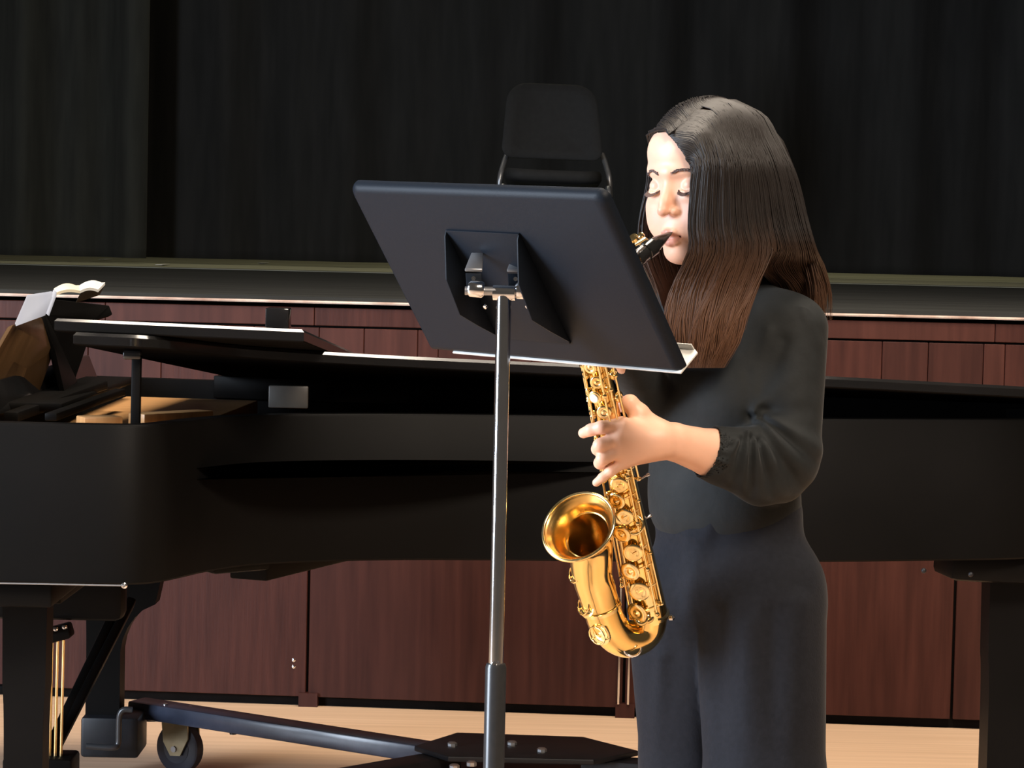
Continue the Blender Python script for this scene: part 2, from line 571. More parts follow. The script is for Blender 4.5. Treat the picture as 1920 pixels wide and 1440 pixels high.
near = [(-1.36, 5.13), (-1.15, 5.09), (pxx(0, 5.08), 5.08), (pxx(150, 5.08), 5.08), (pxx(245, 5.09), 5.09), (pxx(300, 5.13), 5.13),
        (pxx(350, 5.22), 5.22), (pxx(400, 5.32), 5.32), (pxx(480, 5.43), 5.43), (pxx(600, 5.51), 5.51), (pxx(760, 5.57), 5.57),
        (pxx(930, 5.60), 5.60), (pxx(1100, 5.62), 5.62), (pxx(1300, 5.65), 5.65), (pxx(1546, 5.70), 5.70), (pxx(1740, 5.76), 5.76),
        (pxx(1900, 5.82), 5.82), (1.24, 5.90), (1.36, 6.0), (1.41, 6.1), (1.38, 6.18), (1.30, 6.22)]
# smooth the bentside
nb = catmull([(x, y, 0) for x, y in near], 88)
near_s = [(p.x, p.y) for p in nb]
spine = [(1.1, 6.27), (0.6, 6.39), (0.0, 6.53), (-0.6, 6.66), (-1.1, 6.76)]
outline = near_s + spine
RIM_Z0, RIM_Z1 = 0.692, 1.0


def offset_poly(poly, d):
    n = len(poly)
    out = []
    area_ = sum(poly[i][0] * poly[(i + 1) % n][1] - poly[(i + 1) % n][0] * poly[i][1] for i in range(n))
    sg = 1 if area_ > 0 else -1
    for i in range(n):
        p0, p1, p2 = V(poly[i - 1]), V(poly[i]), V(poly[(i + 1) % n])
        t1 = (p1 - p0).normalized(); t2 = (p2 - p1).normalized()
        n1 = V((-t1.y, t1.x)) * sg; n2 = V((-t2.y, t2.x)) * sg
        nn = (n1 + n2)
        nn = nn / max(nn.length_squared / 2, 0.4)
        out.append((p1.x + nn.x * d, p1.y + nn.y * d))
    return out


inner = offset_poly(outline, 0.045)
bm = bmesh.new()
ch = offset_poly(outline, 0.004)
rings = [[(x, y, RIM_Z0 + 0.1) for x, y in inner], [(x, y, RIM_Z0) for x, y in inner], [(x, y, RIM_Z0) for x, y in ch], [(x, y, RIM_Z0 + 0.004) for x, y in outline],
         [(x, y, RIM_Z1 - 0.006) for x, y in outline], [(x, y, RIM_Z1) for x, y in ch], [(x, y, RIM_Z1) for x, y in inner], [(x, y, RIM_Z0 + 0.1) for x, y in inner]]
rings_bm(bm, [[V(p) for p in r] for r in rings], False, False)
bmo('rim', bm, M_ebony, piano, ang=35)
prism('soundboard', offset_poly(outline, 0.044), RIM_Z0 + 0.10, RIM_Z0 + 0.125, M_spruce, piano)
# iron plate with struts, over the soundboard
prism('iron_plate', offset_poly([p for p in outline if p[0] > -0.98], 0.09), RIM_Z0 + 0.19, RIM_Z0 + 0.212, M_plate, piano)
for xx, dx in ((-0.55, 0.55), (-0.2, 0.5), (0.15, 0.4), (0.5, 0.3)):
    beam('plate_strut', (xx, 5.62 + 0.12 * (xx + 0.6), 0.925), (xx + dx, 6.35 - 0.2 * (xx + 0.6), 0.925), 0.03, 0.05, M_plate, piano, 0.004)
# inside rim, wooden block and tuning-pin ends that catch the light at the left
ins = [(x, y) for x, y in offset_poly(outline, 0.047)]
prism('pin_block', [(-0.95, 5.22), (-0.70, 5.20), (-0.62, 6.5), (-0.95, 6.55)], 0.90, 0.962, M_spruce, piano, 0.003)
beam('damper_rail', (pxx(255, 5.45), 5.45, 0.985), (pxx(385, 5.6), 5.6, 0.985), 0.05, 0.025, M_spruce, piano, 0.003)
beam('damper_rail', (pxx(150, 5.3), 5.3, 0.985), (pxx(222, 5.34), 5.34, 0.985), 0.05, 0.03, M_spruce, piano, 0.003)
# keybed, cheek block, fallboard
box('keybed', (-1.19, 5.9, 0.665), (0.62, 1.56, 0.05), M_ebony, piano, 0.006)
tube('keybed_edge_strip', [at(0, 1093.5, 5.07), at(234, 1098, 5.07)], 0.0016, M_steel, piano, seg=6)
lathe('keybed_bolt', at(234, 1097, 5.08), (0, -1, 0), [(0, 0.006), (0.008, 0.006), (0.011, 0.003)], M_chrome, piano, seg=12)
box('fallboard', (-1.06, 5.92, 1.02), (0.05, 1.36, 0.07), M_ebony_gloss, piano, 0.006, axes=(V((1, 0, 0.4)), V((0, 1, 0)), V((-0.4, 0, 1))))
box('key_slip', (-1.33, 5.9, 0.74), (0.03, 1.4, 0.09), M_ebony, piano, 0.004)

# lid, hinged along the spine
HZ = 1.010
TL = math.tan(math.radians(5.0))


def spine_y(x):
    return 6.76 - 0.2227 * (x + 1.1)


def lid_z(x, y):
    return HZ + (spine_y(x) - y) * TL


XL = -0.835
lo = [p for p in offset_poly(outline, -0.012) if p[0] > XL]
lo_near = [p for p in lo if p[1] < spine_y(p[0]) - 0.05]
lid_poly = [(XL, 5.06)] + lo_near + [(1.1, spine_y(1.1) - 0.0), (0.4, spine_y(0.4)), (-0.3, spine_y(-0.3)), (-0.72, spine_y(-0.72))]


M_under = mat('lid_underside', (0.006, 0.0055, 0.005), 0.7, spec=0.0, noise=(6, (0.008, 0.0075, 0.007), 3))


def sheet(name, poly, zf, th, m, parent, rise=0.0065, run=0.0046):
    """flat lid with a polished chamfer along its upper edge and a matt underside"""
    bm = bmesh.new()
    rings = []
    for ins_, z in ((0.002, 0.0), (0.0, 0.002), (0.0, th - rise), (run, th)):
        rings.append([V((x, y, zf(x, y) + z)) for x, y in offset_poly(poly, ins_)])
    rings_bm(bm, rings)
    bmesh.ops.recalc_face_normals(bm, faces=bm.faces)
    for f in bm.faces:
        if f.normal.z < -0.5:
            f.material_index = 1
    o = bmo(name, bm, m, parent, ang=20)
    o.data.materials.append(M_under)
    return o


lid = sheet('lid', lid_poly, lid_z, 0.024, M_ebony_gloss, piano)
beam('hinge_rail', (-0.74, spine_y(-0.74) - 0.03, 0.985), (1.34, spine_y(1.34) - 0.03, 0.985), 0.035, 0.056, M_ebony, piano, 0.003)
# front flap folded back on top of the lid
xa, xb = pxx(104, 5.12), pxx(570, 5.16)
flap_poly = [(xa, 5.09), (xb, 5.13), (xb + 0.05, 6.3), (xa + 0.1, 6.62)]
sheet('lid_flap', flap_poly, lambda x, y: lid_z(x, y) + 0.026, 0.024, M_ebony_gloss, piano, 0.0055, 0.0047)
hb = at(522, 595, 5.35)
hz0 = lid_z(hb.x, 5.35) + 0.048
hz1 = at(522, 577, 5.35).z
box('lid_bumper', (hb.x, 5.35, (hz0 + hz1) / 2), (0.047, 0.06, hz1 - hz0), M_ebony_gloss, piano, 0.003)
# lid prop and its catch
s0 = at(254, 796, 5.16); s1 = at(257, 652, 5.16)
s1z = lid_z(s1.x, 5.16) - 0.003
beam('prop_stick', (s0.x, 5.16, 0.99), (s1.x, 5.16, s1z), 0.018, 0.02, M_ebony, piano, 0.003, up=(0, 1, 0))
box('prop_cup', (s1.x - 0.008, 5.16, s1z - 0.008), (0.035, 0.03, 0.018), M_ebony_gloss, piano, 0.004)
# music desk
md_root_pts = [at(-30, 700, 5.55), at(30, 604, 5.60), at(68, 596, 5.62), at(102, 660, 5.6), at(140, 716, 5.7), at(130, 740, 5.7), at(-30, 780, 5.6)]


def slab(name, pts, off, m, parent, bev=0.0):
    """flat plate from an ordered outline; off is the thickness vector"""
    bm = bmesh.new()
    off = V(off)
    a = [bm.verts.new(V(p)) for p in pts]
    b = [bm.verts.new(V(p) + off) for p in pts]
    n = len(pts)
    for i in range(n):
        j = (i + 1) % n
        bm.faces.new((a[i], a[j], b[j], b[i]))
    bm.faces.new(list(reversed(a)))
    bm.faces.new(b)
    bmesh.ops.recalc_face_normals(bm, faces=bm.faces)
    if bev:
        bmesh.ops.bevel(bm, geom=list(bm.edges), offset=bev, segments=2, affect='EDGES', profile=0.5)
    return bmo(name, bm, m, parent, ang=35)


M_desk_reflect = mat('music_desk_reflection', (0.06, 0.032, 0.014), 0.22, noise=(5, (0.085, 0.045, 0.02), 4, (1, 6, 1)))  # warm brown reflection put into the dark desk panel's colour
desk_pts = [at(-60, 770, 5.42), at(28, 606, 5.46), at(76, 592, 5.58), at(104, 652, 5.86), at(142, 712, 6.02), at(120, 735, 5.95)]
slab('music_desk', [at(-70, 775, 5.40), at(26, 608, 5.46), at(78, 594, 5.80), at(104, 655, 5.86), at(60, 775, 5.80)], (-0.014, 0.002, -0.006), M_desk_reflect, piano, 0.004)
slab('desk_leaf_and_shadow', [at(78, 594, 5.80), at(86, 588, 6.1), at(146, 716, 6.2), at(122, 738, 5.86), at(104, 655, 5.82)], (-0.012, 0.004, -0.006), M_ebony, piano, 0.003)
slab('desk_leaf_and_shadow', [at(88, 590, 6.10), at(100, 560, 6.15), at(205, 572, 6.3), at(212, 590, 6.3), at(180, 600, 6.28), at(140, 716, 6.24)], (-0.012, 0.006, -0.006), M_ebony, piano, 0.003)  # dark plate standing in for the shadow beside desk and sheet
box('desk_slide', (-1.03, 5.95, 1.006), (0.22, 1.0, 0.018), M_ebony, piano, 0.005)
beam('desk_slide_rail', at(20, 782, 5.3), at(190, 722, 6.0), 0.03, 0.02, M_ebony, piano, 0.003)
beam('desk_slide_rail', at(95, 782, 5.3), at(225, 735, 6.0), 0.025, 0.016, M_ebony, piano, 0.003)
# far rim shelf and grey cover seen under the lid
box('lock_plate', at(541, 744, 5.56), (0.083, 0.012, 0.047), mat('worn_plate', (0.045, 0.04, 0.034), 0.4, noise=(30, (0.06, 0.054, 0.046), 3)), piano, 0.003)


def piano_leg(name, px0, px1, y, z_bot, z_top=0.70, flare=0.09, lflare=None):
    xc = (pxx(px0, y) + pxx(px1, y)) / 2
    w = (px1 - px0) * y / F_PX
    lf = flare if lflare is None else lflare
    prof = [(z_bot, 0, 0), (z_bot + 0.02, 0, 0), (0.33, 0.0, 0.0), (0.36, lf * 0.06, flare * 0.06), (0.39, lf * 0.2, flare * 0.2), (0.415, lf * 0.4, flare * 0.4), (0.435, lf * 0.64, flare * 0.64), (0.45, lf, flare), (z_top, lf * 1.6, flare * 1.6)]
    bm = bmesh.new()
    rings = []
    for z, l, r in prof:
        d = w / 2
        rings.append([V((xc - w / 2 - l, y - d, z)), V((xc + w / 2 + r, y - d, z)), V((xc + w / 2 + r, y + d, z)), V((xc - w / 2 - l, y + d, z))])
    rings_bm(bm, rings)
    bmesh.ops.recalc_face_normals(bm, faces=bm.faces)
    return bmo(name, bm, M_ebony, piano, ang=30)


piano_leg('leg', 20, 93, 5.35, 0.16, flare=0.004)
piano_leg('leg', 172, 236, 6.58, 0.17, flare=0.085, lflare=0.004)
piano_leg('leg', 1866, 1956, 6.02, 0.16, flare=0.004)
# dark cross beams under the case
beam('under_beam', (-1.0, 5.35, 0.66), (-0.98, 6.6, 0.66), 0.2, 0.09, M_ebony, piano, 0.005)
beam('under_beam', (-0.55, 5.62, 0.672), (-0.2, 6.5, 0.672), 0.09, 0.07, M_ebony, piano, 0.005)
box('apron_block', at(85, 1130, 5.95) + V((0, 0, 0.03)), (0.36, 0.08, 0.13), M_ebony, piano, 0.02)
u0 = at(370, 1080, 5.45); u1 = at(505, 1082, 5.52)
beam('under_block', (u0.x, 5.48, 0.688), (u1.x - 0.03, 5.56, 0.690), 0.12, 0.035, M_ebony, piano, 0.01)
u0 = at(1770, 1085, 5.9); u1 = at(1925, 1100, 5.9)
beam('under_block', (u0.x, 5.93, 0.673), (u1.x + 0.2, 5.98, 0.655), 0.16, 0.07, M_ebony, piano, 0.015)
for px, py in ((1732, 1070), (1820, 1077)):
    lathe('under_bolt', at(px, py, 5.74 if px < 1800 else 5.8), (0, -1, 0), [(0, 0.006), (0.004, 0.005), (0.006, 0.002)], M_dolly_blk, piano, seg=10)
# pedal lyre
ly = 5.92
beam('lyre_post', (pxx(58, ly), ly, 0.2), (pxx(62, ly), ly, 0.68), 0.05, 0.05, M_ebony, piano, 0.006, up=(0, 1, 0))
beam('lyre_head', at(60, 1200, ly), at(134, 1180, ly), 0.06, 0.032, M_ebony, piano, 0.006)
for px in (97.5, 108, 119):
    a = at(px + 0.3, 1200, ly - 0.02)
    tube('pedal_rod', [a, (a.x - 0.003, a.y, 0.16)], 0.0036, M_rod, piano, seg=8)
    lathe('rod_nut', at(px - 8 + (px - 97) * 0.5, 1184 - (px - 97) * 0.35, ly - 0.035), (0, -1, 0.3), [(0, 0.006), (0.01, 0.006), (0.013, 0.003)], M_chrome, piano, seg=8)
for dx in (0, 26):
    beam('lyre_brace', at(225 + dx * 0.8, 1128, ly + 0.5), at(88 + dx * 0.35, 1412 + dx * 0.2, ly + 0.02), 0.022, 0.03, M_ebony, piano, 0.004, up=(0, 1, 0))
beam('pedal_box', (pxx(20, ly), ly, 0.16), (pxx(150, ly), ly, 0.16), 0.12, 0.07, M_ebony, piano, 0.008)
tube('thin_chrome_rod', [at(16, 1190, 6.0), at(14.5, 1287, 6.0)], 0.0035, M_chrome, piano, seg=8)  # thin bright rod left of the near leg
tube('thin_rod_hanger', [at(16, 1192, 6.0), V((at(16, 1192, 6.0).x, 6.0, 0.69))], 0.008, M_ebony, piano, seg=8)
box('lyre_side_block', at(6, 1292, 6.0), (0.04, 0.03, 0.02), M_ebony, piano, 0.004)

# sheet music on the music desk
b0 = [at(28, 606, 5.44), at(51, 553, 5.52), at(97, 546, 5.72), at(83, 586, 5.66)]
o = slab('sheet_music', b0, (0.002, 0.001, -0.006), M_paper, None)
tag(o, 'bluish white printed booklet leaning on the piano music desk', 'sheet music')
# open cream book: two page blocks and a cover
bk = root('open_book', at(140, 560, 5.9), 'cream open music book lying on top of the piano music desk', 'book')


def page(name, a, b, c, d, bulge, m):
    n = 8
    top = []
    for i in range(n + 1):
        t = i / n
        e = V(a).lerp(V(b), t) + V((0, 0, bulge * math.sin(math.pi * min(1, t * 1.15) * 0.87)))
        f = V(d).lerp(V(c), t) + V((0, 0, bulge * 0.5 * math.sin(math.pi * t)))
        top.append((e, f))
    bm = bmesh.new()
    rings = [[e, f, f - V((0, 0, 0.006)), e - V((0, 0, 0.006))] for e, f in top]
    rings_bm(bm, rings)
    return bmo(name, bm, m, bk, ang=40)


page('page_block', at(101, 541, 5.95), at(148, 538, 6.05), at(150, 545, 5.85), at(104, 549, 5.75), 0.010, M_paper_c)
page('page_block', at(147, 536, 6.05), at(197, 533, 6.2), at(184, 543, 6.0), at(150, 545, 5.85), 0.011, M_paper_w)
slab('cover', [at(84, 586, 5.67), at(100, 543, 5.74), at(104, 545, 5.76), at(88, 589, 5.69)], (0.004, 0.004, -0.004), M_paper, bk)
slab('shaded_page', [at(155, 541, 6.0), at(197, 532, 6.2), at(186, 552, 6.2), at(142, 566, 6.05)], (0.0, 0.004, -0.002), mat('paper_shaded', (0.10, 0.085, 0.06), 0.8, noise=(10, (0.13, 0.11, 0.085), 2)), bk)  # underside of the pages, shade put into the paper colour

# ------------------------------------------------------------------ piano dolly
dolly = root('piano_dolly', (0.05, 6.2, 0.0), 'dark steel three-armed piano dolly with caster wheels under the grand piano', 'dolly')
hub = V((pxx(985, 6.22), 6.22, 0.155))
hubpoly = []
for px, d in ((790, 6.2), (855, 6.08), (1130, 6.08), (1215, 6.2), (1110, 6.36), (870, 6.38)):
    hubpoly.append((pxx(px, d), d))
prism('hub_plate', hubpoly, 0.165, 0.178, M_dolly_blk, dolly, 0.003)
prism('hub_plate', [(x * 0.99, y - 0.01) for x, y in hubpoly], 0.105, 0.118, M_dolly_blk, dolly, 0.003)
for px, py in ((848, 1394), (1016, 1405), (884, 1430), (960, 1392), (852, 1436)):
    q = at_z(px, py + 4, 0.178)
    lathe('hub_bolt', (q.x, q.y, 0.176), (0, 0, 1), [(0, 0.012), (0.008, 0.012), (0.011, 0.008)], M_steel, dolly, seg=8)
armL_a, armL_b = V((pxx(262, 6.68), 6.68, 0.168)), V((pxx(860, 6.27), 6.27, 0.142))
beam('arm', armL_a, armL_b, 0.075, 0.042, M_dolly, dolly, 0.006)
beam('arm', (pxx(1110, 6.18), 6.18, 0.142), (pxx(1815, 6.02), 6.02, 0.135), 0.075, 0.045, M_dolly_blk, dolly, 0.006)
beam('arm', (pxx(860, 6.2), 6.2, 0.142), (pxx(110, 5.38), 5.38, 0.142), 0.075, 0.045, M_dolly_blk, dolly, 0.006)
lathe('arm_bolt', at(437, 1372, 6.56), (0, 0, -1), [(-0.012, 0.009), (0.006, 0.009)], M_dolly_blk, dolly, seg=10)
for px, py in ((310, 1321), (357, 1326)):
    q = at(px, py, 6.62)
    lathe('arm_bolt', q, (0, 0, 1), [(-0.012, 0.007), (0.002, 0.007), (0.004, 0.003)], M_chrome, dolly, seg=10)
for (px0, px1, d) in ((168, 276, 6.58), (15, 130, 5.35), (1850, 1965, 6.02)):
    xc = pxx((px0 + px1) / 2, d)
    w = (px1 - px0) * d / F_PX
    box('leg_cup', (xc, d, 0.122), (w, 0.16, 0.10), M_dolly_blk, dolly, 0.008)
st_pts = catmull([at(248, 1331, 6.46), at(232, 1331, 6.46), at(224, 1342, 6.46), at(222.5, 1372, 6.46), at(221, 1396, 6.46), at(210, 1402, 6.45), at(162, 1399, 6.45)], 24)
bm = bmesh.new()
for a, b in zip(st_pts[:-1], st_pts[1:]):
    pass
tube_bm(bm, st_pts, 0.0075, 10)
bmo('cup_strap', bm, M_stand_tube, dolly, ang=50)


def caster(px, d, rot, r=0.063):
    c = V((pxx(px, d), d, r))
    ax = V((math.sin(rot), -math.cos(rot), 0))
    fw = V((0, 0, 1)).cross(ax).normalized()
    w = lathe('caster_wheel', c - ax * 0.016, ax, [(0, r * 0.9), (0.003, r), (0.029, r), (0.032, r * 0.9)], M_rubber, dolly, seg=36)
    lathe('wheel_disc', c - ax * 0.0175, ax, [(0, r * 0.6), (0.035, r * 0.6)], M_dolly, w, seg=24)
    for sg in (-1, 1):
        pts = [(-0.040, 0.068), (0.040, 0.068), (0.042, 0.030), (0.018, -0.016), (-0.012, -0.018), (-0.034, 0.016)]
        slab('caster_fork', [c + ax * (0.022 * sg) + fw * x + V((0, 0, z)) for x, z in pts], ax * (0.004 * sg), M_caster, dolly)
    box('caster_plate', c + V((-0.035, -0.02, 0.079)), (0.085, 0.085, 0.007), M_chrome, dolly, 0.002)
    bmc = bmesh.new()
    frame_box(bmc, c + V((0, 0, 0.071)), (1, 0, 0), (0, 1, 0), (0, 0, 1), 0.07, 0.052, 0.010)
    bmo('caster_crown', bmc, M_caster, dolly)
    lathe('axle_nut', c - ax * 0.03, ax, [(0, 0.008), (0.06, 0.008)], M_steel, dolly, seg=8)


caster(347, 6.70, -0.5)
caster(2010, 6.1, 0.5)
caster(200, 5.6, 0.3)

# ------------------------------------------------------------------ music stand
sd = 3.65
cTL, cTR, cBL, cBR = at(648, 350, 3.735), at(1128, 366, 3.425), at(806, 660, 3.873), at(1278, 703, 3.563)
W = ((cTR - cTL) + (cBR - cBL)) / 2
H = ((cBL - cTL) + (cBR - cTR)) / 2
wn, hn = W.normalized(), H.normalized()
hn = (hn - wn * hn.dot(wn)).normalized()
nn = wn.cross(hn).normalized()          # towards the player
if nn.y < 0:
    nn = -nn
DC = (cTL + cTR + cBL + cBR) / 4
DW, DH = W.length, H.length
stand = root('music_stand', (at(945, 560, sd).x, sd + 0.03, 0.0), 'black music stand with tilted desk on a chrome pole in front of the player', 'music stand')


def dp(u, v, off=0.0):
    return DC + wn * (u * DW / 2) + hn * (v * DH / 2) + nn * off


def rrect(w, h, r, n=6):
    out = []
    for cx, cy, a0 in ((1, 1, 0), (-1, 1, 90), (-1, -1, 180), (1, -1, 270)):
        q = r * 0.4 if cy > 0 else r        # the lower corners are nearly square
        for k in range(n + 1):
            a = math.radians(a0 + 90 * k / n)
            out.append((cx * (w / 2 - q) + q * math.cos(a), cy * (h / 2 - q) + q * math.sin(a)))
    return out


bm = bmesh.new()
prof = [(0.016, -0.004), (0.016, 0.0), (0.0115, -0.0), (0.006, -0.0015), (0.0025, -0.0045), (0.0, -0.010)]
rings = []
for off, ins_ in prof:
    rings.append([DC + wn * x + hn * y + nn * off for x, y in rrect(DW + 2 * ins_, DH + 2 * ins_, 0.014 if ins_ > -0.008 else 0.01)])
vr = rings_bm(bm, rings, False, True)
# inner faces (player's side of the shell)
rings = []
for off, ins_ in ((0.016, -0.004), (0.003, -0.006)):
    rings.append([DC + wn * x + hn * y + nn * off for x, y in rrect(DW + 2 * ins_, DH + 2 * ins_, 0.012)])
rings_bm(bm, rings, False, True)
bmo('desk', bm, M_stand, stand, ang=50)
# shelf ledge along the bottom edge (on the player's side)
bm = bmesh.new()
a, b = dp(-0.80, 0.995), dp(1.0, 0.995)
ledge = [a + nn * 0.0, b + nn * 0.0, b + nn * 0.044 - wn * 0.0, b + nn * 0.050 - wn * 0.008, a + nn * 0.05 + wn * 0.006, a + nn * 0.044]
slab('ledge', ledge, hn * -0.003, M_stand_lip, stand, 0.0012)
slab('ledge_lip', [a + nn * 0.05 + wn * 0.006, b + nn * 0.05 - wn * 0.008, b + nn * 0.05 - wn * 0.010 - hn * 0.012, a + nn * 0.05 + wn * 0.01 - hn * 0.012], nn * -0.002, M_stand_lip, stand, 0.0006)
# bracket on the back: base plate with two tapering fins
PL = lambda px, py: at(px, py, sd)


def desk_uv(px, py):
    d = ray(px, py)
    t = (DC - CAM).dot(nn) / d.dot(nn)
    p = CAM + d * t - DC
    return p.dot(wn), p.dot(hn)


def dpm(x, y, off=0.0):
    return DC + wn * x + hn * y + nn * off


u1, v1 = desk_uv(838, 430)
u2, v2 = desk_uv(972, 432)
u3, v3 = desk_uv(1072, 643)
bw = u2 - u1
bh = v3 - v1
slab('bracket_plate', [dpm(u1, v1, -0.0005), dpm(u2, v1, -0.0005), dpm(u2, v3, -0.0005), dpm(u1, v3, -0.0005)], nn * -0.0025, M_stand, stand, 0.0008)
for uu in (u1, u2):
    prof = [(0, 0.0), (0.006, 0.008), (bh * 0.30, 0.040), (bh * 0.60, 0.046), (bh * 0.8, 0.024), (bh, 0.0)]
    pts = [dpm(uu, v1 + y, -o) for y, o in prof]
    slab('bracket_fin', pts, wn * -0.0025, M_stand, stand, 0.0006)
# pivot: two knobs, shaft, tee
tee = at(946, 549, sd - 0.045)
sx = V((1, -0.15, 0.0)).normalized()
tube('pivot_shaft', [at(872, 545, sd - 0.045), at(994, 547, sd - 0.05)], 0.006, M_steel, stand, seg=12)
for pa, pb in (((878, 541), (908, 543)), ((966, 545), (993, 546))):
    q0, q1 = at(*pa, sd - 0.045), at(*pb, sd - 0.046)
    dv = (q1 - q0).normalized(); ln = (q1 - q0).length
    lathe('friction_knob', q0, dv, [(0, 0.009), (0.003, 0.0115), (ln - 0.003, 0.0115), (ln, 0.009)], M_chrome, stand, seg=20)
for px, py in ((888, 504), (967, 505)):
    q = at(px, py, sd - 0.035)
    slab('pivot_tab', [q + V((-0.012, 0, 0)), q + V((0.012, 0, 0)), q + V((0.0125, 0.028, 0.022)), q + V((-0.004, 0.028, 0.022))], V((0, 0, -0.004)), M_steel, stand, 0.001)
    slab('pivot_cheek', [q + V((-0.011, 0.002, -0.006)), q + V((0.011, 0.002, -0.006)), q + V((0.013, 0.004, -0.034)), q + V((-0.008, 0.004, -0.034))], V((0, 0.004, 0)), M_stand, stand, 0.001)
    lathe('tab_screw', q + V((0.0, 0.002, -0.013)), (0, -1, 0), [(0, 0.003), (0.002, 0.003)], M_chrome, stand, seg=10)
for px, py in ((911, 574), (990, 574)):
    lathe('bracket_screw', at(px, py, sd - 0.012), -nn, [(0, 0.0035), (0.003, 0.003), (0.004, 0.001)], M_chrome, stand, seg=10)
lathe('tee_head', tee - sx * 0.015, sx, [(0, 0.0105), (0.030, 0.0105)], M_chrome, stand, seg=20)
pole_top = at(945, 549, sd - 0.045)
z_col = at(930, 1243, sd - 0.045).z
px_, py_ = pole_top.x, pole_top.y
zsh = [(z_col - 0.03, 0.0102), (pole_top.z - 0.004, 0.0102)]
lathe('inner_pole', (px_, py_, 0), (0, 0, 1), zsh, M_chrome, stand, seg=28)
lathe('outer_tube', (px_, py_, 0), (0, 0, 1), [(0.05, 0.0145), (z_col - 0.006, 0.0145), (z_col - 0.001, 0.013), (z_col, 0.0108)], M_stand_tube, stand, seg=28)
for dx in (-0.003, 0.004):
    lathe('clutch_pin', (px_ + dx, py_ - 0.0105, z_col + 0.001), (0, -1, 0), [(-0.002, 0.0022), (0.003, 0.0022)], M_chrome, stand, seg=8)
for k in range(3):
    a = math.radians(90 + 120 * k)
    e = V((math.cos(a), math.sin(a), 0))
    pts = catmull([V((px_, py_, 0.10)) + e * 0.012, V((px_, py_, 0.075)) + e * 0.08, V((px_, py_, 0.03)) + e * 0.2, V((px_, py_, 0.012)) + e * 0.24], 12)
    tube('base_leg', pts, [0.012] * 6 + [0.011] * 7, M_stand_tube, stand, seg=10)
lathe('base_hub', (px_, py_, 0.06), (0, 0, 1), [(0, 0.02), (0.05, 0.02), (0.055, 0.015)], M_stand_tube, stand, seg=20)

# ------------------------------------------------------------------ saxophone
def sxd(y):
    return 3.745 + (y - 690) * 0.00036


SAX0 = at(1222, 1150, sxd(1150))
sax = root('saxophone', at(1190, 1240, sxd(1200)), 'golden lacquered alto saxophone held by the player, bell facing left', 'saxophone')
T_top = at(1094, 556, sxd(556))
T_mid = at(1122, 690, sxd(690))
T_bot = at(1218, 1148, sxd(1148))
axis = (T_top - T_bot).normalized()
L_body = (T_top - T_bot).length
bell_dir0 = (at(1100, 1060, 3.835) - at(1216, 1060, sxd(1060))).normalized()
Bn = axis.cross(bell_dir0).normalized()


def Bt(s):
    """point on the body axis; s = 0 at the bow, 1 at the top"""
    return T_bot.lerp(T_top, s)


def Br(s):
    return 0.0265 + (0.0125 - 0.0265) * s


bm = bmesh.new()
rings_bm(bm, [circ(Bt(s), axis, Br(s), 32, Bn) for s in [i / 12 for i in range(13)]])
bmo('body_tube', bm, M_brass, sax, ang=60)
# bow
bow_px = [(1218, 1148, sxd(1148)), (1214, 1174, 3.918), (1200, 1192, 3.916), (1178, 1199, 3.905), (1155, 1190, 3.892), (1138, 1166, 3.878), (1128, 1138, 3.868)]
bp = catmull([at(*p) for p in bow_px], 20)
bm = bmesh.new()
rings = []
for i, p in enumerate(bp):
    t = (bp[min(i + 1, 20)] - bp[max(i - 1, 0)])
    rings.append(circ(p, t, 0.0268 + 0.0012 * i / 20, 32, Bn))
rings_bm(bm, rings)
bmo('bow', bm, M_brass, sax, ang=60)
for idx in (0, 20):
    t = (bp[min(idx + 1, 20)] - bp[max(idx - 1, 0)]).normalized()
    lathe('bow_ring', bp[idx] - t * 0.004, t, [(0, 0.027), (0.0015, 0.0295), (0.0065, 0.0295), (0.008, 0.027)], M_brass_key, sax, seg=32)
# bell
Nrm = V((-0.40, -0.74, 0.54)).normalized()
rc = at(1085, 988, 3.785)
bell_px = [(1128, 1138, 3.868), (1118, 1105, 3.858), (1110, 1075, 3.846)]
cen = [at(*p) for p in bell_px] + [rc - Nrm * 0.045, rc - Nrm * 0.026, rc - Nrm * 0.012, rc - Nrm * 0.004, rc]
rad = [0.028, 0.0285, 0.0295, 0.033, 0.0375, 0.0435, 0.050, 0.0545]
cc = catmull(cen, 35)
from bisect import bisect


def interp_list(vals, t):
    u = t * (len(vals) - 1)
    i = min(int(u), len(vals) - 2)
    return vals[i] + (vals[i + 1] - vals[i]) * (u - i)


outer, inn = [], []
for i, p in enumerate(cc):
    t = (cc[min(i + 1, 35)] - cc[max(i - 1, 0)]).normalized()
    f = max(0.0, (i - 12) / 23)
    t = t.lerp(Nrm, min(1, f * 1.3)).normalized()
    r = interp_list(rad, i / 35)
    outer.append(circ(p, t, r, 48, Bn))
    inn.append(circ(p + Nrm * 0.0004, t, r - 0.0014, 48, Bn))
bm = bmesh.new()
rings_bm(bm, outer, True, False)
bell = bmo('bell', bm, M_brass, sax, smooth=True)
bm = bmesh.new()
rings_bm(bm, list(reversed(inn)), False, True)
bmo('bell_inside', bm, M_brass_in, sax, smooth=True)
bm = bmesh.new()
rim_pts = circ(rc + Nrm * 0.0006, Nrm, 0.0545, 48, Bn)
rr = []
for i, p in enumerate(rim_pts):
    rad_d = (p - rc); rad_d -= Nrm * rad_d.dot(Nrm); rad_d.normalize()
    rr.append([p + (rad_d * math.cos(a) + Nrm * math.sin(a)) * 0.0026 for a in [2 * math.pi * k / 10 for k in range(10)]])
rr.append(rr[0])
rings_bm(bm, rr, False, False)
bmesh.ops.remove_doubles(bm, verts=bm.verts, dist=1e-6)
bmo('bell_rim', bm, M_brass_key, sax, smooth=True)
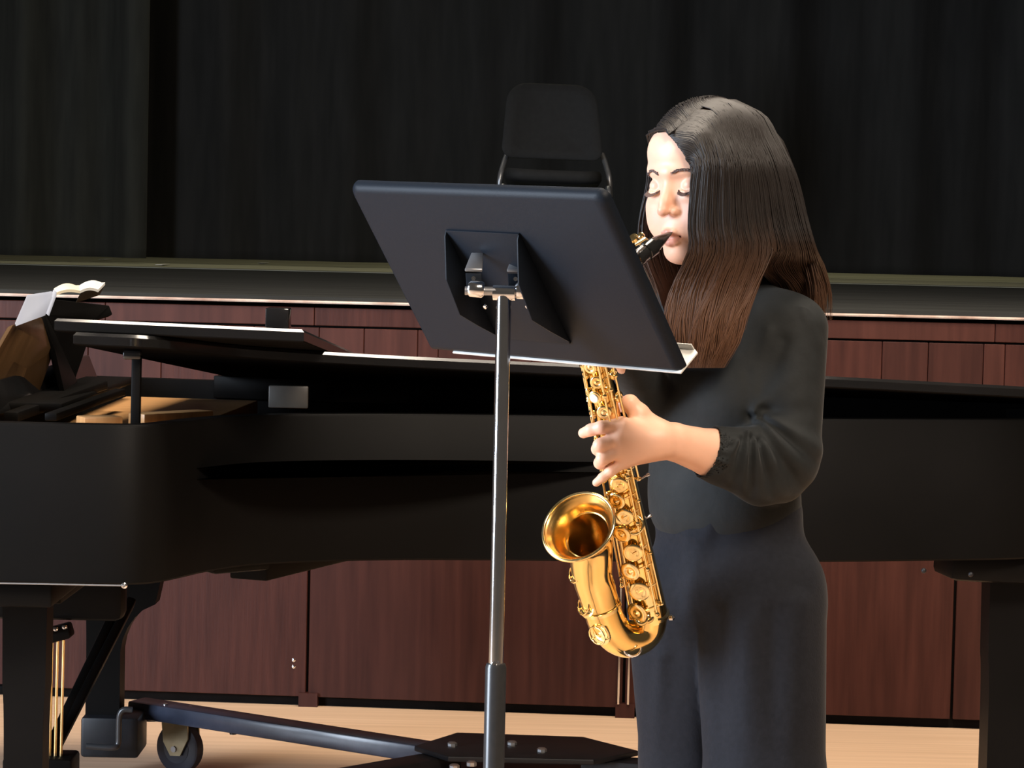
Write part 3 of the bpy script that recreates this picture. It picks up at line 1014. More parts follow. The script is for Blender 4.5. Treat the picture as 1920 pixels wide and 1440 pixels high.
# brace ring between bell and body
mid_b = at(1150, 985, 3.82)


# direction on the body that faces the viewer's left
view = V((-0.35, -0.93, 0.0))
K0 = (view - axis * view.dot(axis)).normalized()
K1 = axis.cross(K0).normalized()
if K1.x < 0:
    K1 = -K1


def radial(deg):
    a = math.radians(deg)
    return K0 * math.cos(a) + K1 * math.sin(a)


def cup(c, n, r, parent=sax, pearl=False, name='key_cup'):
    o = lathe(name, c, n, [(-0.002, r * 0.82), (0.0, r), (0.0022, r), (0.0036, r * 0.86), (0.0038, r * 0.55), (0.0026, r * 0.42), (0.003, r * 0.25), (0.004, r * 0.1)], M_brass_key, parent, seg=20, ang=50)
    if pearl:
        lathe('pearl', V(c) + V(n).normalized() * 0.004, n, [(0, r * 0.62), (0.0015, r * 0.6), (0.0025, r * 0.3)], M_pearl, o, seg=14)
    return o


def arm_(a, b, r=0.0016):
    tube('key_arm', [a, V(a).lerp(V(b), 0.5) + K0 * 0.002, b], r, M_brass_key, sax, seg=7)


def guard(c, n, r):
    n = V(n).normalized()
    bm = bmesh.new()
    pts = [c + n * 0.009 + (p - c) for p in circ(c, n, r * 0.75, 14, axis)]
    tube_bm(bm, pts + [pts[0]], 0.0013, 6)
    for k in (0, 5, 10):
        q = pts[k]
        tube_bm(bm, [q, q + (q - c).normalized() * 0.004 - n * 0.012], 0.0013, 6)
    bmo('key_guard', bm, M_brass_key, sax, ang=60)


# stacks of key cups along the body
key_s = [0.04, 0.11, 0.175, 0.235, 0.295, 0.35, 0.40, 0.45, 0.52, 0.575, 0.625, 0.675, 0.72, 0.765, 0.81, 0.85]
for i, s in enumerate(key_s):
    r = 0.0165 * (1 - 0.5 * s)
    deg = (-12, 6, -8, 10)[i % 4]
    n = radial(deg)
    cup(Bt(s) + n * (Br(s) + 0.006), n, r, pearl=(i in (9, 10, 12)))
    arm_(Bt(s) + n * (Br(s) + 0.010), Bt(s + 0.012) + radial(52) * (Br(s) + 0.008))
for i, s in enumerate((0.13, 0.30, 0.47, 0.56, 0.66, 0.70, 0.78, 0.83)):
    n = radial(-62 if i % 2 else -48)
    cup(Bt(s) + n * (Br(s) + 0.005), n, 0.009 * (1 - 0.3 * s))
for i, s in enumerate((0.62, 0.70, 0.77)):
    n = radial(78)
    cup(Bt(s) + n * (Br(s) + 0.006), n, 0.0085)
# rods and posts
for deg, s_a, s_b, off in ((38, 0.03, 0.47, 0.009), (46, 0.49, 0.86, 0.009), (-34, 0.02, 0.42, 0.008), (-36, 0.46, 0.88, 0.009), (70, 0.45, 0.93, 0.012), (-74, 0.10, 0.80, 0.007), (60, 0.05, 0.55, 0.006), (22, 0.5, 0.84, 0.012)):
    a_, b_ = Bt(s_a) + radial(deg) * (Br(s_a) + off), Bt(s_b) + radial(deg) * (Br(s_b) + off)
    tube('key_rod', [a_, b_], 0.0017, M_brass_key, sax, seg=8)
    for k in range(4):
        t = k / 3
        q = a_.lerp(b_, t)
        s = s_a + (s_b - s_a) * t
        n = radial(deg)
        base = Bt(s) + n * (Br(s) - 0.001)
        lathe('post', base, n, [(0, 0.0032), (0.002, 0.0022), (off - 0.003, 0.0018), (off, 0.0034), (off + 0.003, 0.0034), (off + 0.0045, 0.0015)], M_brass_key, sax, seg=10)
# side posts with bright balls at the far right of the body
for px, py in ((1213, 891), (1217, 968), (1206, 1001), (1221, 1066), (1222, 1078)):
    q = at(px, py, sxd(py) + 0.03)
    s = (q - T_bot).dot(axis) / L_body
    n = (q - Bt(s)); n = (n - axis * n.dot(axis))
    dist = n.length
    n.normalize()
    lathe('post', Bt(s) + n * Br(s), n, [(0, 0.003), (0.002, 0.0015), (dist - Br(s) - 0.002, 0.0015), (dist - Br(s), 0.003), (dist - Br(s) + 0.003, 0.0032), (dist - Br(s) + 0.005, 0.001)], M_chrome, sax, seg=10)
q = at(1258, 1158, sxd(1150) + 0.01)
lathe('thumb_hook', q, (1, -0.3, 0.2), [(-0.03, 0.002), (-0.004, 0.002), (-0.002, 0.0045), (0.003, 0.005), (0.006, 0.002)], M_chrome, sax, seg=12)
# low key cups with guards on the bell and the bow
for px, py, dep, r in ((1089, 1078, 3.838, 0.0175), (1106, 1137, 3.852, 0.0185)):
    c = at(px, py, dep)
    n = V((-0.80, -0.52, 0.12)).normalized()
    c = at(px + 10, py, dep + 0.01) + n * 0.012
    cup(c, n, r)
    guard(c, n, r)
n = V((-0.62, -0.68, -0.35)).normalized()
c = at(1136, 1180, 3.868) + n * 0.012
cup(c, n, 0.0185)
guard(c, n, 0.019)
for s_, px in ((0, 1203), (1, 1214)):
    c = at(px, 1160 - 4 * s_, sxd(1160) - 0.032)
    cup(c, V((-0.2, -0.95, 0.15)), 0.0105)
# body-to-bell brace and flat key lever
lev = [at(1212, 1112, sxd(1112) - 0.03), at(1224, 1146, sxd(1140) - 0.031), at(1230, 1172, sxd(1160) - 0.03)]
bm = bmesh.new()
for a_, b_ in zip(lev[:-1], lev[1:]):
    beam_bm(bm, a_, b_, 0.009, 0.0035, up=(0, -1, 0.1))
bmo('low_key_lever', bm, M_brass_key, sax)
bm = bmesh.new()
pts = [at(1150, 965, 3.81), at(1160, 978, 3.815), at(1175, 982, 3.825)]
tube_bm(bm, catmull(pts, 8), 0.004, 10)
cen_r = at(1188, 984, sxd(984) - 0.028)
ringp = circ(cen_r, (-0.2, -0.97, 0.1), 0.0135, 20)
tube_bm(bm, ringp + [ringp[0]], 0.0028, 8)
bmo('bell_brace', bm, M_brass_key, sax, ang=60)
lathe('body_ring', Bt(0.47) - axis * 0.004, axis, [(0, Br(.47)), (0.001, Br(.47) + 0.003), (0.007, Br(.47) + 0.003), (0.008, Br(.47))], M_brass_key, sax, seg=32)
# seam rib along the bell front
rib = [at(1123, 1066, 3.805), at(1133, 1100, 3.817), at(1145, 1140, 3.832), at(1158, 1178, 3.850)]
# chrome arc shaped as the highlight at the foot of the bow
cr = circ(at(1186, 1214, 3.878), (0, -1, 0.1), 0.013, 20, (1, 0, 0))
tube('bow_highlight', cr[10:] + [cr[0]], 0.0018, M_chrome, sax, seg=7)
# neck and mouthpiece
mp_tip = at(1256, 436, 3.896)
mp_end = at(1190, 488, 3.842)
mdir = (mp_end - mp_tip).normalized()
neck = catmull([T_top, T_top + axis * 0.05, at(1088, 478, 3.70), at(1118, 462, 3.735), at(1158, 487, 3.79), mp_end - mdir * 0.004], 26)
bm = bmesh.new()
tube_bm(bm, neck, [0.0125 - 0.005 * i / 26 for i in range(27)], 20)
bmo('neck', bm, M_brass, sax, ang=60)
lathe('neck_cork', mp_end + mdir * 0.01, -mdir, [(0, 0.0085), (0.03, 0.0085)], mat('cork', (0.45, 0.27, 0.14), 0.8, noise=(80, (0.55, 0.36, 0.2), 3)), sax, seg=18)
lathe('neck_ring', T_top, axis, [(0, 0.0135), (0.003, 0.0165), (0.016, 0.0165), (0.02, 0.0135)], M_brass_key, sax, seg=24)
Lm = (mp_end - mp_tip).length
up_m = V((0, 0, 1)) - mdir * mdir.z
up_m.normalize()
rings = []
for t, r, fl_ in ((0, 0.0055, 0.25), (0.1, 0.0075, 0.45), (0.3, 0.0105, 0.8), (0.5, 0.0125, 1), (0.85, 0.0125, 1), (0.9, 0.0135, 1), (1.0, 0.0135, 1)):
    c = mp_tip.lerp(mp_end, t)
    a_ = up_m; b_ = mdir.cross(up_m)
    rings.append([c + a_ * (r * fl_ * math.cos(2 * math.pi * k / 20)) + b_ * (r * math.sin(2 * math.pi * k / 20)) for k in range(20)])
bm = bmesh.new()
rings_bm(bm, rings)
bmo('mouthpiece', bm, M_ebonite, sax, ang=60)
lig0 = mp_tip.lerp(mp_end, 0.5)
lathe('ligature', lig0, mdir, [(0, 0.0130), (0.001, 0.0140), (0.018, 0.0140), (0.019, 0.0130)], M_ebonite, sax, seg=24)
for f, o_ in ((0.52, 0), (0.72, 1)):
    c = mp_tip.lerp(mp_end, f)
    tip_ = at(1203 - 14 * o_, 443 + 5 * o_, c.y - 0.02)
    tube('ligature_screw', [c + up_m * 0.008, tip_], 0.0019, M_brass_key, sax, seg=8)
    dv = (tip_ - c).normalized()
    lathe('screw_head', tip_ - dv * 0.002, dv, [(0, 0.003), (0.001, 0.005 + 0.002 * o_), (0.006, 0.005 + 0.002 * o_), (0.007, 0.003)], M_brass_key, sax, seg=12)
tube('ligature_band', [at(1190, 459, 3.81), at(1202, 452, 3.812), at(1210, 447, 3.815)], 0.0028, M_brass_key, sax, seg=8)
tube('octave_key', [at(1186, 484, 3.81), at(1196, 470, 3.815), at(1205, 463, 3.82)], 0.0035, M_steel, sax, seg=8)


# ------------------------------------------------------------------ signed-distance modelling of the person
class Field:
    def __init__(self, lo, hi, h):
        self.lo = np.array(lo, dtype=np.float64)
        self.h = h
        self.n = np.ceil((np.array(hi) - self.lo) / h).astype(int) + 1
        self.F = np.full(self.n, 0.06, dtype=np.float32)

    def block(self, lo, hi, pad):
        i0 = np.clip(np.floor((np.array(lo) - pad - self.lo) / self.h).astype(int), 0, self.n)
        i1 = np.clip(np.ceil((np.array(hi) + pad - self.lo) / self.h).astype(int) + 1, 0, self.n)
        sl = tuple(slice(a, b) for a, b in zip(i0, i1))
        ax = [(self.lo[d] + self.h * np.arange(i0[d], i1[d])).astype(np.float32) for d in range(3)]
        return sl, ax[0][:, None, None], ax[1][None, :, None], ax[2][None, None, :]

    def apply(self, sl, D, k, op):
        A = self.F[sl]
        if A.size == 0:
            return
        if op == 'add':
            if k > 0:
                hh = np.clip(0.5 + 0.5 * (A - D) / k, 0, 1)
                self.F[sl] = A + (D - A) * hh - k * hh * (1 - hh)
            else:
                self.F[sl] = np.minimum(A, D)
        else:
            if k > 0:
                hh = np.clip(0.5 - 0.5 * (A + D) / k, 0, 1)
                self.F[sl] = A + (-D - A) * hh + k * hh * (1 - hh)
            else:
                self.F[sl] = np.maximum(A, -D)

    def ell(self, c, r, R=None, k=0.01, op='add'):
        """ellipsoid: centre c (world), radii r along the columns of R"""
        c = np.array(c, float)
        R = np.eye(3) if R is None else np.array(R, float)
        m = max(r)
        sl, X, Y, Z = self.block(c - m, c + m, k * 1.2 + 0.008)
        dx, dy, dz = X - c[0], Y - c[1], Z - c[2]
        k0 = 0; k1 = 0
        for a in range(3):
            q = dx * R[0, a] + dy * R[1, a] + dz * R[2, a]
            k0 = k0 + (q / r[a]) ** 2
            k1 = k1 + (q / r[a] ** 2) ** 2
        k0 = np.sqrt(k0); k1 = np.sqrt(k1) + 1e-9
        D = np.where(k0 < 0.05, -min(r), k0 * (k0 - 1) / k1)
        self.apply(sl, D.astype(np.float32), k, op)

    def cone(self, a, b, ra, rb, k=0.008, op='add', flat=None):
        """round cone; flat = (unit axis, factor) squeezes it along that axis"""
        a = np.array(a, float); b = np.array(b, float)
        m = max(ra, rb) * (1 if flat is None else max(1, 1 / flat[1]))
        sl, X, Y, Z = self.block(np.minimum(a, b) - m, np.maximum(a, b) + m, k * 1.2 + 0.008)
        ab = b - a
        L2 = max(ab @ ab, 1e-12)
        t = np.clip(((X - a[0]) * ab[0] + (Y - a[1]) * ab[1] + (Z - a[2]) * ab[2]) / L2, 0, 1)
        qx, qy, qz = X - a[0] - t * ab[0], Y - a[1] - t * ab[1], Z - a[2] - t * ab[2]
        d2 = qx * qx + qy * qy + qz * qz
        if flat is not None:
            f = np.array(flat[0], float)
            s = qx * f[0] + qy * f[1] + qz * f[2]
            d2 = d2 + s * s * (flat[1] ** 2 - 1)
        D = np.sqrt(d2) - (ra + (rb - ra) * t)
        self.apply(sl, D.astype(np.float32), k, op)

    def chain(self, pts, rs, k=0.006, op='add', flat=None):
        for i in range(len(pts) - 1):
            self.cone(pts[i], pts[i + 1], rs[i], rs[i + 1], k if i == 0 else min(k, 0.004), op, flat)

    def mesh(self):
        F, h = self.F, self.h
        s = F < 0
        cnt = np.zeros(np.array(F.shape) - 1, dtype=np.int8)
        offs = [(i, j, k) for i in (0, 1) for j in (0, 1) for k in (0, 1)]
        nx, ny, nz = cnt.shape
        for i, j, k in offs:
            cnt += s[i:i + nx, j:j + ny, k:k + nz]
        idx = np.argwhere((cnt > 0) & (cnt < 8))
        acc = np.zeros((len(idx), 3)); num = np.zeros(len(idx))
        vals = {o: F[idx[:, 0] + o[0], idx[:, 1] + o[1], idx[:, 2] + o[2]].astype(np.float64) for o in offs}
        for o in offs:
            for d in range(3):
                if o[d] == 0:
                    p = list(o); p[d] = 1; p = tuple(p)
                    fa, fb = vals[o], vals[p]
                    cr = (fa < 0) != (fb < 0)
                    t = np.where(cr, fa / np.where(cr, fa - fb, 1), 0)
                    pos = np.array(o, float)[None, :].repeat(len(idx), 0)
                    pos[:, d] += t
                    acc += pos * cr[:, None]; num += cr
        verts = self.lo + h * (idx + acc / num[:, None])
        ids = np.full(cnt.shape, -1, dtype=np.int32)
        ids[idx[:, 0], idx[:, 1], idx[:, 2]] = np.arange(len(idx))
        faces = []
        for d in range(3):
            e, f = (d + 1) % 3, (d + 2) % 3
            a = [slice(None)] * 3; b = [slice(None)] * 3
            a[d] = slice(0, -1); b[d] = slice(1, None)
            sa, sb = s[tuple(a)], s[tuple(b)]
            g = np.argwhere(sa != sb)
            g = g[(g[:, e] > 0) & (g[:, f] > 0) & (g[:, e] < cnt.shape[e]) & (g[:, f] < cnt.shape[f])]
            sgn = sa[g[:, 0], g[:, 1], g[:, 2]]
            def cell(de, df):
                q = g.copy(); q[:, e] += de; q[:, f] += df
                return ids[q[:, 0], q[:, 1], q[:, 2]]
            quad = np.stack([cell(-1, -1), cell(0, -1), cell(0, 0), cell(-1, 0)], 1)
            quad[~sgn] = quad[~sgn][:, ::-1]
            faces.append(quad)
        faces = np.concatenate(faces)
        faces = faces[(faces >= 0).all(1)]
        return verts, faces


def np_mesh(name, verts, faces, m, parent=None):
    me = bpy.data.meshes.new(name)
    nf, k = faces.shape
    me.vertices.add(len(verts)); me.loops.add(nf * k); me.polygons.add(nf)
    me.vertices.foreach_set('co', np.asarray(verts, dtype=np.float32).ravel())
    me.loops.foreach_set('vertex_index', faces.astype(np.int32).ravel())
    me.polygons.foreach_set('loop_start', np.arange(0, nf * k, k, dtype=np.int32))
    me.polygons.foreach_set('use_smooth', np.ones(nf, dtype=bool))
    me.update(calc_edges=True)
    me.validate()
    return link(name, me, m, parent)


def color_attr(me, name, cols):
    a = me.color_attributes.new(name, 'FLOAT_COLOR', 'POINT')
    c = np.ones((len(me.vertices), 4), dtype=np.float32)
    c[:, :3] = cols
    a.data.foreach_set('color', c.ravel())


A = np.array
RMn = np.array(RM)
CAMn = np.array(CAM)


def P(px, py, d):
    return A(at(px, py, d))


# body frame
PHI = math.radians(42)
B0 = A((at(1362, 900, 4.03).x, 4.03, 0.0))
fwd = A((-math.sin(PHI), -math.cos(PHI), 0.0))
lft = A((-fwd[1], fwd[0], 0.0))
upv = A((0, 0, 1.0))
RB = np.stack([lft, fwd, upv], 1)


def Bd(l, f, z):
    return B0 + lft * l + fwd * f + upv * z


# head frame
YAW = math.radians(43); PIT = math.radians(8)
HS = 1.0
Hc = P(1322, 337, 3.965)
hf0 = A((-math.sin(YAW), -math.cos(YAW), 0.0))
hl = A((-hf0[1], hf0[0], 0.0))
hf = hf0 * math.cos(PIT) - upv * math.sin(PIT)
hu = upv * math.cos(PIT) + hf0 * math.sin(PIT)
# small roll of the head
ra_ = math.radians(1.5)
hl, hu = hl * math.cos(ra_) + hu * math.sin(ra_), hu * math.cos(ra_) - hl * math.sin(ra_)
RH = np.stack([hl, hf, hu], 1)


def Hd(l, f, u):
    return Hc + (hl * l + hf * f + hu * u) * HS


def build_body():
    f = Field((0.02, 3.62, 0.92), (0.58, 4.28, 1.60), 0.0018)
    e = lambda l, fo, u, r, k=0.012, op='add': f.ell(Hd(l, fo, u), tuple(np.array(r) * HS), RH, k, op)
    c = lambda p, q, ra, rb, k=0.01, op='add': f.cone(Hd(*p), Hd(*q), ra * HS, rb * HS, k, op)
    # neck, torso under the clothes
    f.cone(Bd(0, 0.005, 1.26), Hd(0, -0.01, -0.05), 0.052, 0.048, 0.01)
    f.ell(Bd(0, 0, 1.17), (0.122, 0.080, 0.12), RB, 0.03)
    f.ell(Bd(0, 0, 1.02), (0.100, 0.072, 0.12), RB, 0.04)
    # skull and face masses
    e(0, -0.014, 0.030, (0.073, 0.092, 0.084))
    e(0, 0.028, -0.030, (0.060, 0.062, 0.082), 0.02)
    e(0, 0.048, 0.046, (0.056, 0.040, 0.042), 0.02)
    for s in (-1, 1):
        c((s * 0.050, 0.004, -0.062), (s * 0.014, 0.064, -0.097), 0.020, 0.016, 0.02)
        e(s * 0.041, 0.052, -0.030, (0.022, 0.026, 0.020), 0.02)
        e(s * 0.035, 0.056, -0.056, (0.024, 0.028, 0.026), 0.02)
        c((s * 0.006, 0.086, 0.020), (s * 0.045, 0.066, 0.022), 0.006, 0.006, 0.012)
    e(0, 0.071, -0.098, (0.020, 0.018, 0.016), 0.016)
    e(0, 0.070, -0.066, (0.030, 0.024, 0.022), 0.015)
    # eye sockets, lowered lids
    for s in (-1, 1):
        e(s * 0.0315, 0.099, 0.002, (0.0155, 0.014, 0.0105), 0.012, 'sub')
        e(s * 0.031, 0.0705, -0.001, (0.0135, 0.0135, 0.0125), 0.003)
        # upper lid edge and lower lid
        pts = [Hd(s * 0.0175, 0.0795, -0.006), Hd(s * 0.024, 0.0855, -0.0085), Hd(s * 0.031, 0.0865, -0.0095), Hd(s * 0.038, 0.083, -0.0085), Hd(s * 0.0445, 0.075, -0.005)]
        f.chain(pts, [0.0016, 0.0022, 0.0024, 0.0022, 0.0016], 0.002)
        e(s * 0.0315, 0.074, -0.017, (0.015, 0.010, 0.006), 0.008)
    # nose
    c((0, 0.081, 0.010), (0, 0.097, -0.022), 0.0065, 0.0075, 0.010)
    c((0, 0.096, -0.022), (0, 0.1015, -0.0335), 0.0075, 0.0088, 0.006)
    for s in (-1, 1):
        e(s * 0.0118, 0.0895, -0.0365, (0.0072, 0.0095, 0.0068), 0.005)
        e(s * 0.0062, 0.0985, -0.0435, (0.0032, 0.005, 0.003), 0.002, 'sub')
    # lips closed around the mouthpiece
    up_l = [Hd(-0.0200, 0.080, -0.0715), Hd(-0.009, 0.0925, -0.0665), Hd(0, 0.0945, -0.0665), Hd(0.009, 0.0925, -0.0665), Hd(0.0200, 0.080, -0.0715)]
    lo_l = [Hd(-0.0175, 0.080, -0.0745), Hd(-0.008, 0.0895, -0.081), Hd(0, 0.0915, -0.082), Hd(0.008, 0.0895, -0.081), Hd(0.0175, 0.080, -0.0745)]
    f.chain(up_l, [0.0026, 0.0040, 0.0042, 0.0040, 0.0026], 0.005)
    f.chain(lo_l, [0.0026, 0.0045, 0.0050, 0.0045, 0.0026], 0.005)
    f.cone(Hd(-0.017, 0.088, -0.0735), Hd(0.017, 0.088, -0.0735), 0.0016, 0.0016, 0.002, 'sub')
    # ears
    for s in (-1, 1):
        e(s * 0.073, -0.010, -0.018, (0.008, 0.018, 0.030), 0.006)
    # left (near) arm: shoulder, elbow, wrist
    sh, el = Bd(0.118, -0.005, 1.250), P(1472, 855, 3.90)
    wr = P(1236, 824, 3.788)
    f.cone(sh, el, 0.042, 0.036, 0.02)
    cf = P(1335, 850, 3.838)
    f.cone(el, cf, 0.036, 0.0345, 0.008)
    f.cone(cf, P(1262, 828, 3.800), 0.0345, 0.0265, 0.006)
    f.cone(P(1262, 828, 3.800), wr, 0.0265, 0.0250, 0.006)
    # right (far) arm raised to the upper stack behind the desk
    sh2, el2, wr2 = Bd(-0.118, 0.0, 1.250), P(1234, 768, 4.02), P(1152, 645, 3.84)
    f.cone(sh2, el2, 0.040, 0.033, 0.02)
    f.cone(el2, wr2, 0.031, 0.023, 0.01)
    # left hand
    D = 3.757
    hand = dict(
        mcp=[(1166, 797, D), (1158, 822, D - 0.006), (1160, 845, D - 0.004), (1172, 864, D + 0.004)],
        fingers=[
            [(1166, 797, D), (1128, 801, D - 0.012), (1108, 806, D - 0.004), (1094, 812, D + 0.006)],
            [(1158, 822, D - 0.006), (1125, 835, D - 0.018), (1121, 842, D + 0.002), (1134, 846, D + 0.014)],
            [(1160, 845, D - 0.004), (1130, 860, D - 0.016), (1125, 868, D + 0.002), (1138, 871, D + 0.014)],
            [(1172, 864, D + 0.004), (1146, 883, D - 0.006), (1130, 895, D - 0.004), (1118, 905, D + 0.002)]],
        rad=[(0.0105, 0.0092, 0.0085, 0.0076), (0.0108, 0.0098, 0.0090, 0.008), (0.0105, 0.0094, 0.0086, 0.0076), (0.0092, 0.0072, 0.0064, 0.0058)])
    wpt = P(1232, 826, 3.786)
    for (m_, r0) in zip(hand['mcp'], (0.0125, 0.013, 0.0125, 0.0115)):
        f.cone(wpt, P(*m_), 0.021, r0, 0.014)
    f.ell((wpt + P(1164, 832, D + 0.004)) / 2, (0.036, 0.013, 0.027), np.stack([A((1, 0.35, 0)) / 1.06, A((-0.35, 1, 0)) / 1.06, upv], 1), 0.012)
    for fi, ra in zip(hand['fingers'], hand['rad']):
        f.chain([P(*q) for q in fi], ra, 0.0035)
    # thumb: up along the back of the tube
    f.chain([P(1226, 808, 3.792), P(1198, 776, 3.786), P(1181, 756, 3.785), P(1166, 758, 3.806), P(1152, 764, 3.826)], [0.0165, 0.0150, 0.0120, 0.0105, 0.0090], 0.014)
    # right hand on the upper keys
    D2 = 3.70
    w2 = P(1152, 645, 3.84)
    ms = [(1120, 590, D2 + 0.03), (1118, 606, D2 + 0.025), (1120, 622, D2 + 0.03), (1126, 637, D2 + 0.04)]
    tips = [[(1100, 586, D2 - 0.015), (1086, 592, D2 - 0.035), (1080, 598, D2 - 0.03)], [(1098, 606, D2 - 0.02), (1086, 612, D2 - 0.04), (1082, 618, D2 - 0.032)],
            [(1102, 624, D2 - 0.015), (1090, 632, D2 - 0.035), (1088, 638, D2 - 0.028)], [(1112, 642, D2 + 0.005), (1103, 650, D2 - 0.012), (1100, 655, D2 - 0.012)]]
    for m_, t_ in zip(ms, tips):
        f.cone(w2, P(*m_), 0.020, 0.0115, 0.012)
        f.chain([P(*m_)] + [P(*q) for q in t_], [0.0098, 0.0088, 0.008, 0.0072], 0.003)
    f.chain([w2, P(1140, 600, D2 + 0.075), P(1122, 585, D2 + 0.06)], [0.016, 0.0125, 0.0095], 0.012)
    return f.mesh()


bv, bf = build_body()
# keep the largest connected piece count small: everything is one surface
person = np_mesh('person', bv, bf, M_skin)
tag(person, 'person in black blouse and charcoal trousers standing and playing a golden saxophone', 'person')
loc = (bv - Hc) @ RH / HS
skin = np.tile(np.array([0.74, 0.43, 0.30]), (len(bv), 1))
skin += (rng.random((len(bv), 1)) - 0.5) * 0.006


def blend(mask, col):
    global skin
    skin = skin * (1 - mask[:, None]) + np.array(col) * mask[:, None]


l_, f_, u_ = loc[:, 0], loc[:, 1], loc[:, 2]
face = (f_ > 0.03) & (np.abs(l_) < 0.08) & (np.abs(u_) < 0.14)
lip_shape = np.clip(1.15 - ((l_ / 0.0215) ** 2 + ((u_ + 0.0745) / (0.0125 * np.clip(1 - (np.abs(l_) / 0.023) ** 2, 0.05, 1) + 0.001)) ** 2), 0, 1)
blend(np.clip(lip_shape * 2.5, 0, 1) * 0.7 * face * (f_ > 0.07), (0.44, 0.16, 0.13))
for s in (-1, 1):
    ck = np.exp(-(((l_ - s * 0.04) / 0.018) ** 2 + ((u_ + 0.04) / 0.016) ** 2)) * face
    blend(ck * 0.35, (0.66, 0.27, 0.19))
nose = np.exp(-((l_ / 0.012) ** 2 + ((u_ + 0.034) / 0.016) ** 2)) * face * (f_ > 0.085)
blend(nose * 0.4, (0.62, 0.26, 0.17))
color_attr(person.data, 'skin_col', np.clip(skin, 0, 1))

# eyebrows and lashes: short tapering hairs laid on the skin
face_idx = np.where(face & (f_ > 0.04))[0]
fl_l, fl_u, fl_f = l_[face_idx], u_[face_idx], f_[face_idx]


def skin_f(l, u):
    d = (fl_l - l) ** 2 + (fl_u - u) ** 2
    near_ = d < 0.002 ** 2
    return fl_f[near_].max() if near_.any() else fl_f[np.argmin(d)]


def strands(name, lines, m, parent, r0=0.0006):
    bm = bmesh.new()
    for ln in lines:
        tube_bm(bm, [V(p) for p in ln], [r0, r0 * 0.85, r0 * 0.3][:len(ln)] if len(ln) == 3 else r0, 4)
    return bmo(name, bm, m, parent, smooth=True)


for s in (-1, 1):
    lines = []
    for k in range(80):
        t = random.random()
        l0 = 0.012 + 0.036 * t
        u0 = 0.0185 + 0.0065 * math.sin(math.pi * min(1, t * 1.05)) ** 0.8 - 0.004 * t + random.uniform(-0.0022, 0.0022) * (1 - 0.5 * t)
        l1, u1_ = l0 + 0.005, u0 + 0.0014 * (0.7 - t)
        lines.append([Hd(s * l0, skin_f(s * l0, u0) + 0.0004, u0), Hd(s * (l0 + l1) / 2, skin_f(s * (l0 + l1) / 2, (u0 + u1_) / 2) + 0.0009, (u0 + u1_) / 2), Hd(s * l1, skin_f(s * l1, u1_) + 0.0006, u1_)])
    strands('eyebrow', lines, M_brow, person, 0.0007)
    lines = []
    for k in range(34):
        t = k / 33
        l0 = 0.018 + 0.027 * t
        u0 = -0.0060 - 0.0045 * math.sin(math.pi * t)
        ff = skin_f(s * l0, u0)
        lines.append([Hd(s * l0, ff - 0.0002, u0), Hd(s * (l0 + 0.0008), ff + 0.0028, u0 - 0.0032), Hd(s * (l0 + 0.002 * t + 0.0006), ff + 0.0055, u0 - 0.0040)])
    strands('eyelashes', lines, M_brow, person, 0.00075)


# ------------------------------------------------------------------ clothes
def build_blouse():
    f = Field((0.0, 3.66, 0.90), (0.62, 4.32, 1.36), 0.0026)
    f.ell(Bd(0, 0.0, 1.165), (0.140, 0.100, 0.15), RB, 0.03)
    f.ell(Bd(0.055, 0.055, 1.135), (0.062, 0.062, 0.06), RB, 0.04)
    f.ell(Bd(-0.055, 0.055, 1.135), (0.062, 0.062, 0.06), RB, 0.04)
    f.cone(Bd(-0.085, 0, 1.255), Bd(0.085, 0, 1.255), 0.052, 0.052, 0.04)
    f.ell(Bd(0, 0.008, 1.02), (0.122, 0.096, 0.10), RB, 0.05)
    f.ell(Bd(0.0, 0.0, 0.96), (0.116, 0.088, 0.06), RB, 0.05)
    f.cone(Bd(0, -0.005, 1.27), Bd(0, 0.0, 1.33), 0.066, 0.060, 0.02)
    # near sleeve
    sh, el = Bd(0.118, -0.005, 1.250), P(1474, 852, 3.905)
    f.cone(sh, el, 0.048, 0.050, 0.022)
    cf0, cf1 = P(1400, 860, 3.868), P(1316, 846, 3.829)
    f.cone(el, cf0, 0.049, 0.045, 0.012)
    f.cone(cf0, cf1, 0.045, 0.0385, 0.008)
    # drooping cuff gathers under the forearm
    f.cone(P(1352, 880, 3.842), P(1425, 905, 3.875), 0.020, 0.030, 0.02)
    f.cone(P(1425, 905, 3.875), P(1465, 900, 3.90), 0.030, 0.034, 0.02)
    # open cuff, cut square to the forearm, hollow
    cdir = (cf1 - cf0) / np.linalg.norm(cf1 - cf0)
    f.cone(cf1 - cdir * 0.03, cf1 + cdir * 0.05, 0.0365, 0.0365, 0.003, 'sub')
    sl, X, Y, Z = f.block(cf1 - 0.09, cf1 + 0.06, 0)
    # cuff plane leans: long below
    nrm = A((-0.86, -0.30, 0.33)); nrm /= np.linalg.norm(nrm)
    pc = P(1325, 846, 3.832)
    D = ((X - pc[0]) * nrm[0] + (Y - pc[1]) * nrm[1] + (Z - pc[2]) * nrm[2])
    dist = np.sqrt((X - cf1[0]) ** 2 + (Y - cf1[1]) ** 2 + (Z - cf1[2]) ** 2)
    sel = np.maximum(-D, dist - 0.075)
    f.F[sl] = np.maximum(f.F[sl], -sel.astype(np.float32))
    # far sleeve
    sh2, el2 = Bd(-0.118, 0.0, 1.250), P(1236, 765, 4.02)
    f.cone(sh2, el2, 0.048, 0.040, 0.02)
    f.cone(el2, P(1168, 655, 3.875), 0.040, 0.034, 0.012)
    # neck opening
    f.cone(Bd(0, 0.0, 1.30), Bd(0, 0.01, 1.42), 0.056, 0.060, 0.004, 'sub')
    return f.mesh()


wv, wf = build_blouse()


